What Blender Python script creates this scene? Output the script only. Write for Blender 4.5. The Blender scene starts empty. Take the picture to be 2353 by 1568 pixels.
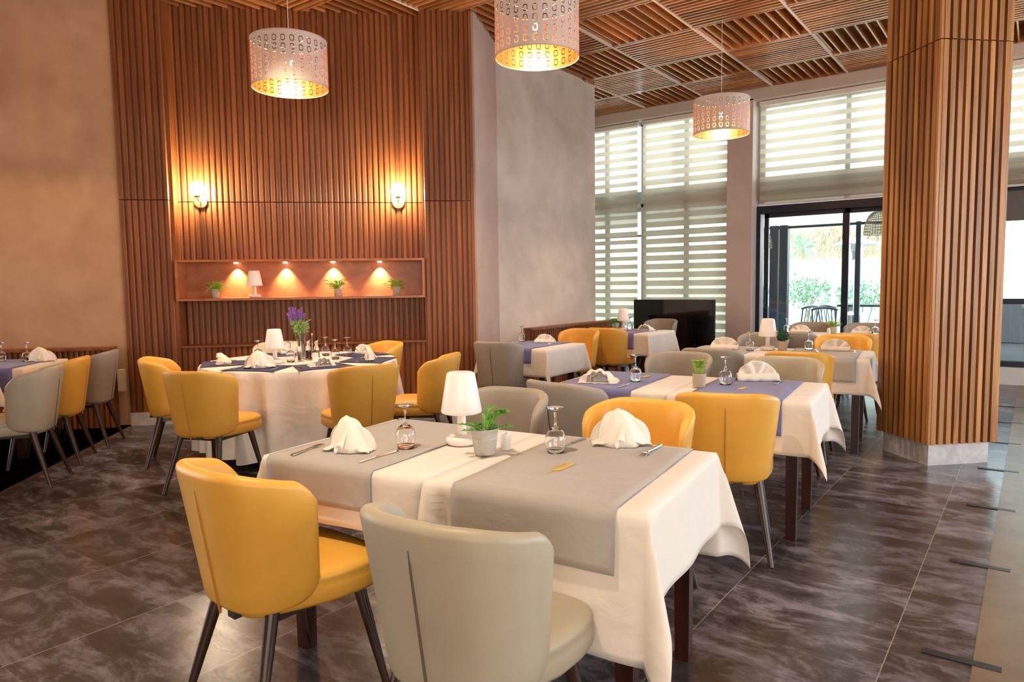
import bpy, bmesh, math, random
from mathutils import Vector, Matrix
rnd = random.Random(7)
S = bpy.context.scene
COL = S.collection
PI = math.pi
def R(d): return math.radians(d)

# ------------------------------------------------------------------ camera, world, large lights
cam_d = bpy.data.cameras.new('camera'); cam = bpy.data.objects.new('camera', cam_d); COL.objects.link(cam)
cam_d.sensor_width = 36; cam_d.lens = 36*1620/2353; cam_d.clip_start = .05; cam_d.clip_end = 200
Xw = (0.8036, -0.0366, 0.5940); Yw = (0.5949, 0.0730, -0.8005); up = (-0.0138, 0.9967, 0.0802)
_M = Matrix((Xw, Yw, up))
_q = _M.to_quaternion(); _q.normalize()
cam.matrix_world = Matrix.Translation((0, 0, 1.36)) @ _q.to_matrix().to_4x4()
S.camera = cam
S.view_settings.view_transform = 'Standard'; S.view_settings.look = 'None'
S.view_settings.gamma = 1; S.view_settings.exposure = 0.2; S.view_settings.use_curve_mapping = False

cy = S.cycles; cy.max_bounces = 9; cy.diffuse_bounces = 4; cy.glossy_bounces = 4; cy.transmission_bounces = 8; cy.transparent_max_bounces = 12; cy.caustics_refractive = False; cy.caustics_reflective = False; cy.sample_clamp_indirect = 8

W = bpy.data.worlds.new('sky'); S.world = W; W.use_nodes = True
bg = W.node_tree.nodes['Background']; bg.inputs[0].default_value = (0.95, 0.98, 1.0, 1); bg.inputs[1].default_value = 5.5

def lamp(name, kind, loc, energy, color, size=.05, aim=None, spot=None, blend=.5, sizey=None):
    d = bpy.data.lights.new(name, kind); d.energy = energy; d.color = color
    if kind == 'AREA':
        d.shape = 'RECTANGLE'; d.size = size; d.size_y = sizey or size
    elif kind in ('POINT', 'SPOT'): d.shadow_soft_size = size
    if kind == 'SPOT': d.spot_size = R(spot); d.spot_blend = blend
    if kind == 'SUN': d.angle = size
    o = bpy.data.objects.new(name, d); COL.objects.link(o); o.location = loc
    if aim is not None:
        o.rotation_euler = (Vector(aim)-Vector(loc)).to_track_quat('-Z', 'Y').to_euler()
    return o
DAY = (0.80, 0.86, 1.0); WARM = (1.0, 0.66, 0.36); AMB = (1.0, 0.50, 0.20)
sun = lamp('sun', 'SUN', (0, 30, 30), 3.0, (1, .95, .86), R(2), aim=(3, 17, 0))
# daylight entering through the glazed fronts right of the photograph
lamp('window_daylight', 'AREA', (4.0, 10.6, 1.9), 330, DAY, 5.0, aim=(2.0, 4.0, .3), sizey=2.6)
lamp('window_daylight', 'AREA', (5.8, 4.0, 1.9), 62, DAY, 5.0, aim=(-1.0, 4.0, .5), sizey=2.6)
# added soft fill behind the camera, no real source there
lamp('rear_fill_light', 'AREA', (1.5, -3.5, 1.7), 260, (1.0, .88, .78), 7.0, aim=(-2.5, 6.0, 4.6), sizey=2.6)
# ceiling downlights of the dining room (above the frame)
for (x, y, a, e, cone) in ((-1.7, 1.0, (-1.75, 1.85, .7), 300, 60), (-2.5, .8, (-2.2, .9, 0), 80, 50), (-1.4, 3.3, (-1.6, 3.9, .7), 180, 58), (-3.9, 2.7, (-4.85, 3.6, .5), 330, 52), (-1.9, 5.5, (-1.8, 6.1, .7), 170, 56), (-3.8, 5.0, (-4.0, 5.8, .7), 150, 58), (-3.4, 7.5, (-4.0, 8.0, .7), 150, 60), (-1.8, 7.7, (-1.85, 8.3, .7), 150, 60)):
    lamp('ceiling_downlight', 'SPOT', (x, y, 4.1), e, (1.0, .81, .60), .05, aim=a, spot=cone, blend=.6)

# ------------------------------------------------------------------ mesh helpers
class MB:
    def __init__(s): s.v = []; s.f = []; s.r = []; s.T = Matrix.Identity(4); s.cur = 0.5; s.flip = False
    def add(s, vs, fs):
        n = len(s.v); s.v += [s.T @ Vector(p) for p in vs]
        s.f += [tuple(i+n for i in (f[::-1] if s.flip else f)) for f in fs]; s.r += [s.cur]*len(fs); return s
    def box(s, x0, x1, y0, y1, z0, z1):
        return s.add([(x0,y0,z0),(x1,y0,z0),(x1,y1,z0),(x0,y1,z0),(x0,y0,z1),(x1,y0,z1),(x1,y1,z1),(x0,y1,z1)],
                     [(3,2,1,0),(4,5,6,7),(0,1,5,4),(1,2,6,5),(2,3,7,6),(3,0,4,7)])
    def prism(s, poly, a, b, axis='z'):
        n = len(poly); vs = []
        for h in (a, b):
            for p in poly:
                vs.append((p[0], p[1], h) if axis == 'z' else (h, p[0], p[1]) if axis == 'x' else (p[0], h, p[1]))
        fs = [tuple(range(n))[::-1], tuple(range(n, 2*n))]
        fs += [(i, (i+1) % n, n+(i+1) % n, n+i) for i in range(n)]
        return s.add(vs, fs)
    def bar(s, p, q, r0, r1=None, n=10):
        p = Vector(p); q = Vector(q); r1 = r0 if r1 is None else r1
        d = (q-p).normalized(); a = d.orthogonal().normalized(); b = d.cross(a)
        vs = []
        for c, r in ((p, r0), (q, r1)):
            for i in range(n):
                t = 2*PI*i/n; vs.append(c+a*math.cos(t)*r+b*math.sin(t)*r)
        return s.add(vs, [tuple(range(n))[::-1], tuple(range(n, 2*n))]+[(i, (i+1) % n, n+(i+1) % n, n+i) for i in range(n)])
    def tube(s, pts, r, n=8):
        pts = [Vector(p) for p in pts]; rr = r if isinstance(r, (list, tuple)) else [r]*len(pts)
        vs = []; up0 = None
        for i, p in enumerate(pts):
            d = (pts[min(i+1, len(pts)-1)]-pts[max(i-1, 0)]).normalized()
            if up0 is None: a = d.orthogonal().normalized()
            else: a = (up0-d*up0.dot(d)).normalized()
            up0 = a; b = d.cross(a)
            for k in range(n):
                t = 2*PI*k/n; vs.append(p+a*math.cos(t)*rr[i]+b*math.sin(t)*rr[i])
        fs = []
        for i in range(len(pts)-1):
            for k in range(n): fs.append((i*n+k, i*n+(k+1) % n, (i+1)*n+(k+1) % n, (i+1)*n+k))
        fs.append(tuple(range(n))[::-1]); m = (len(pts)-1)*n; fs.append(tuple(range(m, m+n)))
        return s.add(vs, fs)
    def lathe(s, prof, n=28, closed=False, cx=0, cy=0, cz=0):
        vs = []; idx = []
        for (r, z) in prof:
            if r < 1e-6: idx.append([len(vs)]*n); vs.append((cx, cy, cz+z))
            else:
                idx.append(list(range(len(vs), len(vs)+n)))
                vs += [(cx+r*math.cos(2*PI*k/n), cy+r*math.sin(2*PI*k/n), cz+z) for k in range(n)]
        fs = []
        m = len(prof); rng = range(m if closed else m-1)
        for i in rng:
            a = idx[i]; b = idx[(i+1) % m]
            for k in range(n):
                q = [a[k], a[(k+1) % n], b[(k+1) % n], b[k]]; u = []
                for x in q:
                    if x not in u: u.append(x)
                if len(u) > 2: fs.append(tuple(u))
        return s.add(vs, fs)
    def grid(s, rows, closeu=False):
        n = len(rows[0]); vs = [p for r in rows for p in r]; fs = []
        for i in range(len(rows)-1):
            for k in range(n if closeu else n-1):
                fs.append((i*n+k, i*n+(k+1) % n, (i+1)*n+(k+1) % n, (i+1)*n+k))
        return s.add(vs, fs)
    def build(s, name, m, parent=None, smooth=False, solid=0, bevel=0, sub=0, angle=35):
        me = bpy.data.meshes.new(name); me.from_pydata([tuple(p) for p in s.v], [], s.f); me.update()
        at = me.attributes.new('rnd', 'FLOAT', 'FACE'); at.data.foreach_set('value', s.r)
        me.materials.append(m)
        if smooth:
            me.shade_smooth()
            if smooth != 'all': me.set_sharp_from_angle(angle=R(angle))
        o = bpy.data.objects.new(name, me); COL.objects.link(o)
        if parent is not None: o.parent = parent
        if solid: q = o.modifiers.new('s', 'SOLIDIFY'); q.thickness = solid; q.offset = 0
        if bevel: q = o.modifiers.new('b', 'BEVEL'); q.width = bevel; q.segments = 2; q.limit_method = 'ANGLE'
        if sub: q = o.modifiers.new('u', 'SUBSURF'); q.levels = sub; q.render_levels = sub
        return o
def tag(o, label, cat, group=None):
    o['label'] = label; o['category'] = cat
    if group: o['group'] = group
    return o
def empty(name, loc, rz=0, label=None, cat=None, group=None):
    o = bpy.data.objects.new(name, None); COL.objects.link(o); o.location = loc; o.rotation_euler = (0, 0, rz)
    o.empty_display_size = .1
    if label: tag(o, label, cat, group)
    return o
def struct(o): o['kind'] = 'structure'; return o
def dup(root, loc, rz=0, label=None, cat=None, group=None):
    c = root.copy(); COL.objects.link(c); c.location = loc; c.rotation_euler = (0, 0, rz)
    if label: c['label'] = label
    if cat: c['category'] = cat
    if group: c['group'] = group
    def kids(a, b):
        for ch in list(a.children):
            d = ch.copy(); COL.objects.link(d); d.parent = b; kids(ch, d)
    kids(root, c)
    return c
_used = {}
def place(key, builder, loc, rz, label, cat, group=None, swap=None):
    """first time the prototype itself, afterwards copies of it and its parts"""
    if key not in _used:
        o = builder(); _used[key] = o; o.location = loc; o.rotation_euler = (0, 0, rz); tag(o, label, cat, group); return o
    return dup(_used[key], loc, rz, label, cat, group)

# ------------------------------------------------------------------ materials
def mat(name): 
    m = bpy.data.materials.new(name); m.use_nodes = True; nt = m.node_tree
    return m, nt, nt.nodes['Principled BSDF'], nt.nodes, nt.links
def simple(name, col, rough=.5, metal=0, bump=0, bscale=200, spec=None, trans=0, ior=None, emit=None, es=0, var=0, vscale=6, sheen=0, coat=0):
    m, nt, b, N, L = mat(name)
    b.inputs['Base Color'].default_value = (*col, 1); b.inputs['Roughness'].default_value = rough; b.inputs['Metallic'].default_value = metal
    if spec is not None: b.inputs['Specular IOR Level'].default_value = spec
    if trans: b.inputs['Transmission Weight'].default_value = trans
    if ior: b.inputs['IOR'].default_value = ior
    if emit: b.inputs['Emission Color'].default_value = (*emit, 1); b.inputs['Emission Strength'].default_value = es
    if sheen: b.inputs['Sheen Weight'].default_value = sheen
    if coat: b.inputs['Coat Weight'].default_value = coat
    tc = N.new('ShaderNodeTexCoord')
    if bump:
        n = N.new('ShaderNodeTexNoise'); n.inputs['Scale'].default_value = bscale; n.inputs['Detail'].default_value = 4
        L.new(tc.outputs['Object'], n.inputs['Vector'])
        bp = N.new('ShaderNodeBump'); bp.inputs['Strength'].default_value = bump; bp.inputs['Distance'].default_value = .002
        L.new(n.outputs['Fac'], bp.inputs['Height']); L.new(bp.outputs[0], b.inputs['Normal'])
    if var:
        n = N.new('ShaderNodeTexNoise'); n.inputs['Scale'].default_value = vscale; n.inputs['Detail'].default_value = 5
        L.new(tc.outputs['Object'], n.inputs['Vector'])
        r = N.new('ShaderNodeValToRGB'); r.color_ramp.elements[0].position = .3; r.color_ramp.elements[1].position = .7
        r.color_ramp.elements[0].color = (*[c*(1-var) for c in col], 1); r.color_ramp.elements[1].color = (*[min(1, c*(1+var)) for c in col], 1)
        L.new(n.outputs['Fac'], r.inputs[0]); L.new(r.outputs[0], b.inputs['Base Color'])
    return m
def wood(name, dark, light, rough=.42, axis='z', scale=1.0, vary=.5, coat=.15):
    m, nt, b, N, L = mat(name)
    tc = N.new('ShaderNodeTexCoord'); mp = N.new('ShaderNodeMapping')
    sc = {'z': (22, 22, 1.1), 'x': (1.1, 22, 22), 'y': (22, 1.1, 22)}[axis]
    mp.inputs['Scale'].default_value = tuple(k*scale for k in sc)
    at = N.new('ShaderNodeAttribute'); at.attribute_name = 'rnd'
    ad = N.new('ShaderNodeVectorMath'); ad.operation = 'MULTIPLY_ADD'
    cb = N.new('ShaderNodeCombineXYZ'); 
    for i in range(3): L.new(at.outputs['Fac'], cb.inputs[i])
    ad.inputs[1].default_value = (17, 31, 23)
    L.new(cb.outputs[0], ad.inputs[0]); L.new(tc.outputs['Object'], ad.inputs[2])
    L.new(ad.outputs[0], mp.inputs['Vector'])
    n = N.new('ShaderNodeTexNoise'); n.inputs['Scale'].default_value = 1.0; n.inputs['Detail'].default_value = 6; n.inputs['Distortion'].default_value = .6
    L.new(mp.outputs[0], n.inputs['Vector'])
    r = N.new('ShaderNodeValToRGB'); r.color_ramp.elements[0].position = .3; r.color_ramp.elements[1].position = .72
    r.color_ramp.elements[0].color = (*dark, 1); r.color_ramp.elements[1].color = (*light, 1)
    L.new(n.outputs['Fac'], r.inputs[0])
    hv = N.new('ShaderNodeHueSaturation'); mr = N.new('ShaderNodeMapRange'); mr.inputs['To Min'].default_value = 1-vary*.6; mr.inputs['To Max'].default_value = 1+vary*.6
    L.new(at.outputs['Fac'], mr.inputs['Value']); L.new(mr.outputs[0], hv.inputs['Value']); L.new(r.outputs[0], hv.inputs['Color'])
    L.new(hv.outputs[0], b.inputs['Base Color'])
    b.inputs['Roughness'].default_value = rough; b.inputs['Coat Weight'].default_value = coat; b.inputs['Coat Roughness'].default_value = .25
    bp = N.new('ShaderNodeBump'); bp.inputs['Strength'].default_value = .25; bp.inputs['Distance'].default_value = .002
    L.new(n.outputs['Fac'], bp.inputs['Height']); L.new(bp.outputs[0], b.inputs['Normal'])
    return m
def cloth_mat(name, col):
    m, nt, b, N, L = mat(name); b.inputs['Base Color'].default_value = (*col, 1); b.inputs['Roughness'].default_value = .88; b.inputs['Sheen Weight'].default_value = .15
    tc = N.new('ShaderNodeTexCoord'); prev = None
    for sc, st, ds in ((3.2, .5, .020), (9, .35, .006), (240, .25, .001)):
        n = N.new('ShaderNodeTexNoise'); n.inputs['Scale'].default_value = sc; n.inputs['Detail'].default_value = 2; n.inputs['Distortion'].default_value = 1.5 if sc < 100 else 0; L.new(tc.outputs['Object'], n.inputs['Vector'])
        bp = N.new('ShaderNodeBump'); bp.inputs['Strength'].default_value = st; bp.inputs['Distance'].default_value = ds; L.new(n.outputs['Fac'], bp.inputs['Height'])
        if prev: L.new(prev.outputs[0], bp.inputs['Normal'])
        prev = bp
    L.new(prev.outputs[0], b.inputs['Normal']); return m
M = {}
M['wood_slat'] = wood('slat_wood', (.17, .048, .011), (.34, .11, .026), .45, 'z', vary=.32, coat=.05)
M['wood_x'] = wood('ceiling_wood_x', (.32, .105, .030), (.60, .26, .085), .24, 'x', coat=.7)
M['wood_y'] = wood('ceiling_wood_y', (.32, .105, .030), (.60, .26, .085), .24, 'y', coat=.7)
M['wood_col'] = wood('column_wood', (.24, .088, .024), (.58, .275, .082), .42, 'z', vary=.55, coat=.05)
M['wood_dark'] = simple('dark_backing', (.035, .012, .006), .6)
M['niche_wood'] = wood('niche_wood', (.36, .11, .035), (.52, .19, .065), .4, 'x', .35)
M['leg'] = wood('chair_leg_wood', (.022, .010, .006), (.060, .028, .015), .35, 'z')
M['table_leg'] = wood('table_leg_wood', (.020, .005, .003), (.055, .013, .007), .3, 'z')
M['yellow'] = simple('yellow_leather', (.78, .40, .055), .42, bump=.12, bscale=320, var=.05, vscale=9)
M['gray'] = simple('taupe_leather', (.44, .375, .27), .45, bump=.12, bscale=320, var=.05, vscale=9)
M['gray2'] = simple('grey_leather', (.34, .29, .235), .5, bump=.12, bscale=320, var=.05, vscale=9)
M['cream'] = simple('cream_leather', (.66, .56, .42), .45, bump=.12, bscale=320)
M['seam_y'] = simple('yellow_seam', (.50, .22, .03), .6)
M['seam_g'] = simple('taupe_seam', (.13, .10, .075), .6)
M['tagm'] = simple('tag_fabric', (.03, .03, .03), .7)
M['cloth'] = cloth_mat('white_cloth', (.84, .77, .70)); M['matg'] = cloth_mat('grey_runner_cloth', (.45, .41, .375)); M['napkin'] = cloth_mat('napkin_linen', (.88, .81, .71))
M['matb'] = simple('blue_runner_cloth', (.165, .165, .37), .85, bump=.4, bscale=260, sheen=.2)
M['matp'] = simple('violet_runner_cloth', (.19, .15, .38), .85, bump=.4, bscale=260, sheen=.2)
M['matn'] = simple('navy_placemat', (.035, .035, .12), .7, bump=.4, bscale=260)
M['gold'] = simple('gold_thread', (.72, .47, .12), .45)
M['steel'] = simple('steel', (.72, .70, .67), .16, 1)
M['brass'] = simple('brushed_brass', (.75, .52, .24), .3, 1)
M['chrome'] = simple('chrome', (.85, .85, .85), .08, 1)
M['black'] = simple('black_gloss', (.004, .004, .005), .06, coat=1)
M['blackp'] = simple('black_plastic', (.015, .015, .017), .4)
M['frame'] = simple('navy_aluminium', (.010, .024, .046), .35, .2)
M['white'] = simple('white_paint', (.80, .80, .78), .5)
M['whitep'] = simple('white_plastic', (.88, .80, .74), .35)
M['ceramic'] = simple('white_ceramic', (.85, .80, .74), .25)
M['pot_grey'] = simple('zinc_pot', (.50, .49, .44), .5, .25, var=.1, vscale=30)
M['pot_paper'] = simple('paper_pot', (.56, .45, .34), .8)
M['soil'] = simple('soil', (.04, .03, .02), .9)
M['leaf'] = simple('green_leaf', (.17, .42, .06), .5, var=.35, vscale=40)
M['leaf_l'] = simple('lime_leaf', (.42, .62, .10), .5, var=.25, vscale=40)
M['leaf_d'] = simple('dark_leaf', (.03, .12, .055), .6, var=.35, vscale=60)
M['lav'] = simple('lavender_flower', (.42, .20, .68), .7, var=.35, vscale=80)
M['oil'] = simple('olive_oil', (.55, .42, .02), .1, trans=.6, ior=1.3)
M['vinegar'] = simple('vinegar', (.30, .12, .03), .1, trans=.5, ior=1.3)
def glass(name, tint=(1, 1, 1)):
    m, nt, b, N, L = mat(name)
    b.inputs['Base Color'].default_value = (*tint, 1); b.inputs['Roughness'].default_value = .0; b.inputs['Transmission Weight'].default_value = 1; b.inputs['IOR'].default_value = 1.45
    # shadow-friendly: thin clear glass lets light through
    return m
M['glass'] = glass('clear_glass')
def pane(name, tint, thin=False):
    m, nt, b, N, L = mat(name); N.remove(b)
    t = N.new('ShaderNodeBsdfTransparent'); t.inputs[0].default_value = (*tint, 1)
    g = N.new('ShaderNodeBsdfGlossy'); g.inputs['Roughness'].default_value = .01
    if thin:
        lw = N.new('ShaderNodeLayerWeight'); lw.inputs[0].default_value = .5
        pw = N.new('ShaderNodeMath'); pw.operation = 'POWER'; pw.inputs[1].default_value = 3.2; L.new(lw.outputs['Facing'], pw.inputs[0])
        f = N.new('ShaderNodeMath'); f.operation = 'MULTIPLY_ADD'; f.inputs[1].default_value = .6; f.inputs[2].default_value = .07; L.new(pw.outputs[0], f.inputs[0])
    else: f = N.new('ShaderNodeFresnel'); f.inputs[0].default_value = 1.5
    mx = N.new('ShaderNodeMixShader'); L.new(f.outputs[0], mx.inputs[0]); L.new(t.outputs[0], mx.inputs[1]); L.new(g.outputs[0], mx.inputs[2])
    L.new(mx.outputs[0], N['Material Output'].inputs[0]); return m
M['pane'] = pane('window_glass', (.85, .95, .97))
M['thin'] = M['glass']
M['pane_dark'] = pane('tinted_glass', (.25, .28, .30))
def emit(name, col, s):
    m, nt, b, N, L = mat(name); b.inputs['Base Color'].default_value = (*col, 1); b.inputs['Emission Color'].default_value = (*col, 1); b.inputs['Emission Strength'].default_value = s; return m
M['bulb'] = emit('lit_bulb', (1, .72, .40), 12); M['shade_rim'] = simple('shade_rim', (.70, .50, .38), .4)
def globe_mat():
    m, nt, b, N, L = mat('lit_glass_globe'); N.remove(b)
    t = N.new('ShaderNodeBsdfTransparent'); e = N.new('ShaderNodeEmission'); e.inputs[0].default_value = (1, .88, .66, 1); e.inputs[1].default_value = 2.6
    mx = N.new('ShaderNodeMixShader'); mx.inputs[0].default_value = .55; L.new(t.outputs[0], mx.inputs[1]); L.new(e.outputs[0], mx.inputs[2]); L.new(mx.outputs[0], N['Material Output'].inputs[0]); return m
M['globe'] = globe_mat()
M['spot'] = emit('lit_spot_lens', (1, .85, .6), 12)
# lamp shade: white plastic with a faint glow added to its colour
def shade_mat():
    m, nt, b, N, L = mat('white_lamp_plastic'); b.inputs['Base Color'].default_value = (.86, .76, .72, 1); b.inputs['Roughness'].default_value = .35
    b.inputs['Subsurface Weight'].default_value = 0.0
    b.inputs['Emission Color'].default_value = (1, .80, .66, 1); b.inputs['Emission Strength'].default_value = .12
    return m
M['lampshade'] = shade_mat()
def plaster(name, c1, c2, scale=.9, rough=.55):
    m, nt, b, N, L = mat(name); tc = N.new('ShaderNodeTexCoord')
    n = N.new('ShaderNodeTexNoise'); n.inputs['Scale'].default_value = scale; n.inputs['Detail'].default_value = 6; n.inputs['Roughness'].default_value = .55; n.inputs['Distortion'].default_value = .8
    n2 = N.new('ShaderNodeTexNoise'); n2.inputs['Scale'].default_value = scale*4; n2.inputs['Detail'].default_value = 5
    L.new(tc.outputs['Object'], n.inputs['Vector']); L.new(tc.outputs['Object'], n2.inputs['Vector'])
    ma = N.new('ShaderNodeMath'); ma.operation = 'MULTIPLY_ADD'; ma.inputs[1].default_value = .35; L.new(n2.outputs['Fac'], ma.inputs[0])
    ml = N.new('ShaderNodeMath'); ml.operation = 'MULTIPLY'; ml.inputs[1].default_value = .65; L.new(n.outputs['Fac'], ml.inputs[0]); L.new(ml.outputs[0], ma.inputs[2])
    r = N.new('ShaderNodeValToRGB'); r.color_ramp.elements[0].position = .36; r.color_ramp.elements[1].position = .62
    r.color_ramp.elements[0].color = (*c1, 1); r.color_ramp.elements[1].color = (*c2, 1)
    L.new(ma.outputs[0], r.inputs[0]); L.new(r.outputs[0], b.inputs['Base Color']); b.inputs['Roughness'].default_value = rough
    bp = N.new('ShaderNodeBump'); bp.inputs['Strength'].default_value = .15; bp.inputs['Distance'].default_value = .003; L.new(ma.outputs[0], bp.inputs['Height']); L.new(bp.outputs[0], b.inputs['Normal'])
    return m
M['beige'] = plaster('beige_stucco', (.46, .265, .145), (.60, .38, .23))
M['stone'] = plaster('grey_stucco', (.56, .47, .395), (.74, .65, .57))
M['pink'] = plaster('pink_stucco', (.52, .36, .30), (.62, .455, .39))
M['pillar'] = plaster('taupe_stucco', (.70, .545, .465), (.78, .63, .55))
M['beamp'] = plaster('beam_paint', (.68, .56, .46), (.74, .62, .51), .5)
M['marble'] = plaster('marble_skirting', (.48, .47, .48), (.72, .72, .74), 5, .25)
M['insul'] = plaster('ceiling_wool', (.38, .31, .12), (.62, .53, .26), 3, .9)
M['carpet'] = simple('shaded_carpet', (.002, .0018, .0018), 1.0, spec=0)
def floor_mat():
    m, nt, b, N, L = mat('slate_tile'); tc = N.new('ShaderNodeTexCoord')
    sx = N.new('ShaderNodeSeparateXYZ'); L.new(tc.outputs['Object'], sx.inputs[0])
    def math_(op, a, bv=None, c=None):
        q = N.new('ShaderNodeMath'); q.operation = op
        for i, v in enumerate((a, bv, c)):
            if v is None: continue
            if isinstance(v, (int, float)): q.inputs[i].default_value = v
            else: L.new(v, q.inputs[i])
        return q.outputs[0]
    P = .645
    fx = math_('DIVIDE', math_('ADD', sx.outputs[0], .385), P); fy = math_('DIVIDE', math_('ADD', sx.outputs[1], -1.51), P)
    ix = math_('FLOOR', fx); iy = math_('FLOOR', fy)
    gx = math_('ABSOLUTE', math_('SUBTRACT', math_('SUBTRACT', fx, ix), .5)); gy = math_('ABSOLUTE', math_('SUBTRACT', math_('SUBTRACT', fy, iy), .5))
    gr = math_('MAXIMUM', math_('GREATER_THAN', gx, .4972), math_('MULTIPLY', math_('GREATER_THAN', gy, .4982), .35))
    cb = N.new('ShaderNodeCombineXYZ'); L.new(ix, cb.inputs[0]); L.new(iy, cb.inputs[1])
    wn = N.new('ShaderNodeTexWhiteNoise'); wn.noise_dimensions = '3D'; L.new(cb.outputs[0], wn.inputs['Vector'])
    sc = N.new('ShaderNodeVectorMath'); sc.operation = 'SCALE'; sc.inputs['Scale'].default_value = 30; L.new(wn.outputs['Color'], sc.inputs[0])
    mp = N.new('ShaderNodeMapping'); mp.inputs['Scale'].default_value = (2.6, 6.2, 1); mp.inputs['Rotation'].default_value = (0, 0, R(14)); L.new(tc.outputs['Object'], mp.inputs['Vector'])
    ad = N.new('ShaderNodeVectorMath'); L.new(mp.outputs[0], ad.inputs[0]); L.new(sc.outputs[0], ad.inputs[1])
    n = N.new('ShaderNodeTexNoise'); n.inputs['Scale'].default_value = 1.0; n.inputs['Detail'].default_value = 12; n.inputs['Roughness'].default_value = .70; n.inputs['Distortion'].default_value = .7
    L.new(ad.outputs[0], n.inputs['Vector'])
    nb = N.new('ShaderNodeTexNoise'); nb.inputs['Scale'].default_value = 7.0; nb.inputs['Detail'].default_value = 8; nb.inputs['Roughness'].default_value = .7; nb.inputs['Distortion'].default_value = .5; L.new(tc.outputs['Object'], nb.inputs['Vector'])
    nf = math_('ADD', math_('MULTIPLY', n.outputs['Fac'], .70), math_('MULTIPLY', nb.outputs['Fac'], .30))
    r = N.new('ShaderNodeValToRGB'); e = r.color_ramp.elements; e[0].position = .355; e[0].color = (.024, .018, .018, 1); e[1].position = .66; e[1].color = (.27, .25, .30, 1)
    k = e.new(.475); k.color = (.064, .053, .056, 1); k = e.new(.53); k.color = (.135, .121, .142, 1)
    L.new(nf, r.inputs[0])
    hv = N.new('ShaderNodeHueSaturation'); mr = N.new('ShaderNodeMapRange'); mr.inputs['To Min'].default_value = .75; mr.inputs['To Max'].default_value = 1.25
    L.new(wn.outputs['Value'], mr.inputs[0]); L.new(mr.outputs[0], hv.inputs['Value']); L.new(r.outputs[0], hv.inputs['Color'])
    mx = N.new('ShaderNodeMix'); mx.data_type = 'RGBA'; L.new(gr, mx.inputs[0]); L.new(hv.outputs[0], mx.inputs[6]); mx.inputs[7].default_value = (.30, .27, .26, 1)
    L.new(mx.outputs[2], b.inputs['Base Color'])
    ro = N.new('ShaderNodeMapRange'); ro.inputs['To Min'].default_value = .14; ro.inputs['To Max'].default_value = .34; L.new(n.outputs['Fac'], ro.inputs[0]); L.new(ro.outputs[0], b.inputs['Roughness'])
    bp = N.new('ShaderNodeBump'); bp.inputs['Strength'].default_value = .25; bp.inputs['Distance'].default_value = .004; L.new(n.outputs['Fac'], bp.inputs['Height']); L.new(bp.outputs[0], b.inputs['Normal'])
    return m
M['floor'] = floor_mat()
M['tanfloor'] = plaster('tan_floor', (.16, .10, .05), (.25, .165, .085), 2.2, .35)
def blind_mat(name, z_off=0.0, open_=.5, col=(.72, .60, .46)):
    m, nt, b, N, L = mat(name); N.remove(b); tc = N.new('ShaderNodeTexCoord'); sx = N.new('ShaderNodeSeparateXYZ'); L.new(tc.outputs['Object'], sx.inputs[0])
    q = N.new('ShaderNodeMath'); q.operation = 'MULTIPLY_ADD'; q.inputs[1].default_value = 1/.137; q.inputs[2].default_value = z_off; L.new(sx.outputs[2], q.inputs[0])
    fr = N.new('ShaderNodeMath'); fr.operation = 'FRACT'; L.new(q.outputs[0], fr.inputs[0])
    gt = N.new('ShaderNodeMath'); gt.operation = 'LESS_THAN'; gt.inputs[1].default_value = open_; L.new(fr.outputs[0], gt.inputs[0])
    def layer(dc, tcol, tf, trans):
        d = N.new('ShaderNodeBsdfDiffuse'); d.inputs[0].default_value = (*dc, 1); t = N.new('ShaderNodeBsdfTranslucent'); t.inputs[0].default_value = (*tcol, 1)
        a = N.new('ShaderNodeMixShader'); a.inputs[0].default_value = tf; L.new(d.outputs[0], a.inputs[1]); L.new(t.outputs[0], a.inputs[2])
        p = N.new('ShaderNodeBsdfTransparent'); p.inputs[0].default_value = (1, .93, .82, 1); w = N.new('ShaderNodeMixShader'); w.inputs[0].default_value = trans; L.new(a.outputs[0], w.inputs[1]); L.new(p.outputs[0], w.inputs[2]); return w
    A = layer(col, (.90, .72, .52), .58, 0.0); B = layer(col, (.95, .80, .60), .5, .30)
    mx = N.new('ShaderNodeMixShader'); L.new(gt.outputs[0], mx.inputs[0]); L.new(A.outputs[0], mx.inputs[1]); L.new(B.outputs[0], mx.inputs[2])
    L.new(mx.outputs[0], N['Material Output'].inputs[0]); return m
M['blind'] = blind_mat('zebra_blind', 0, .5); M['blind_narrow'] = blind_mat('zebra_blind_narrow', 0, .34)
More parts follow.
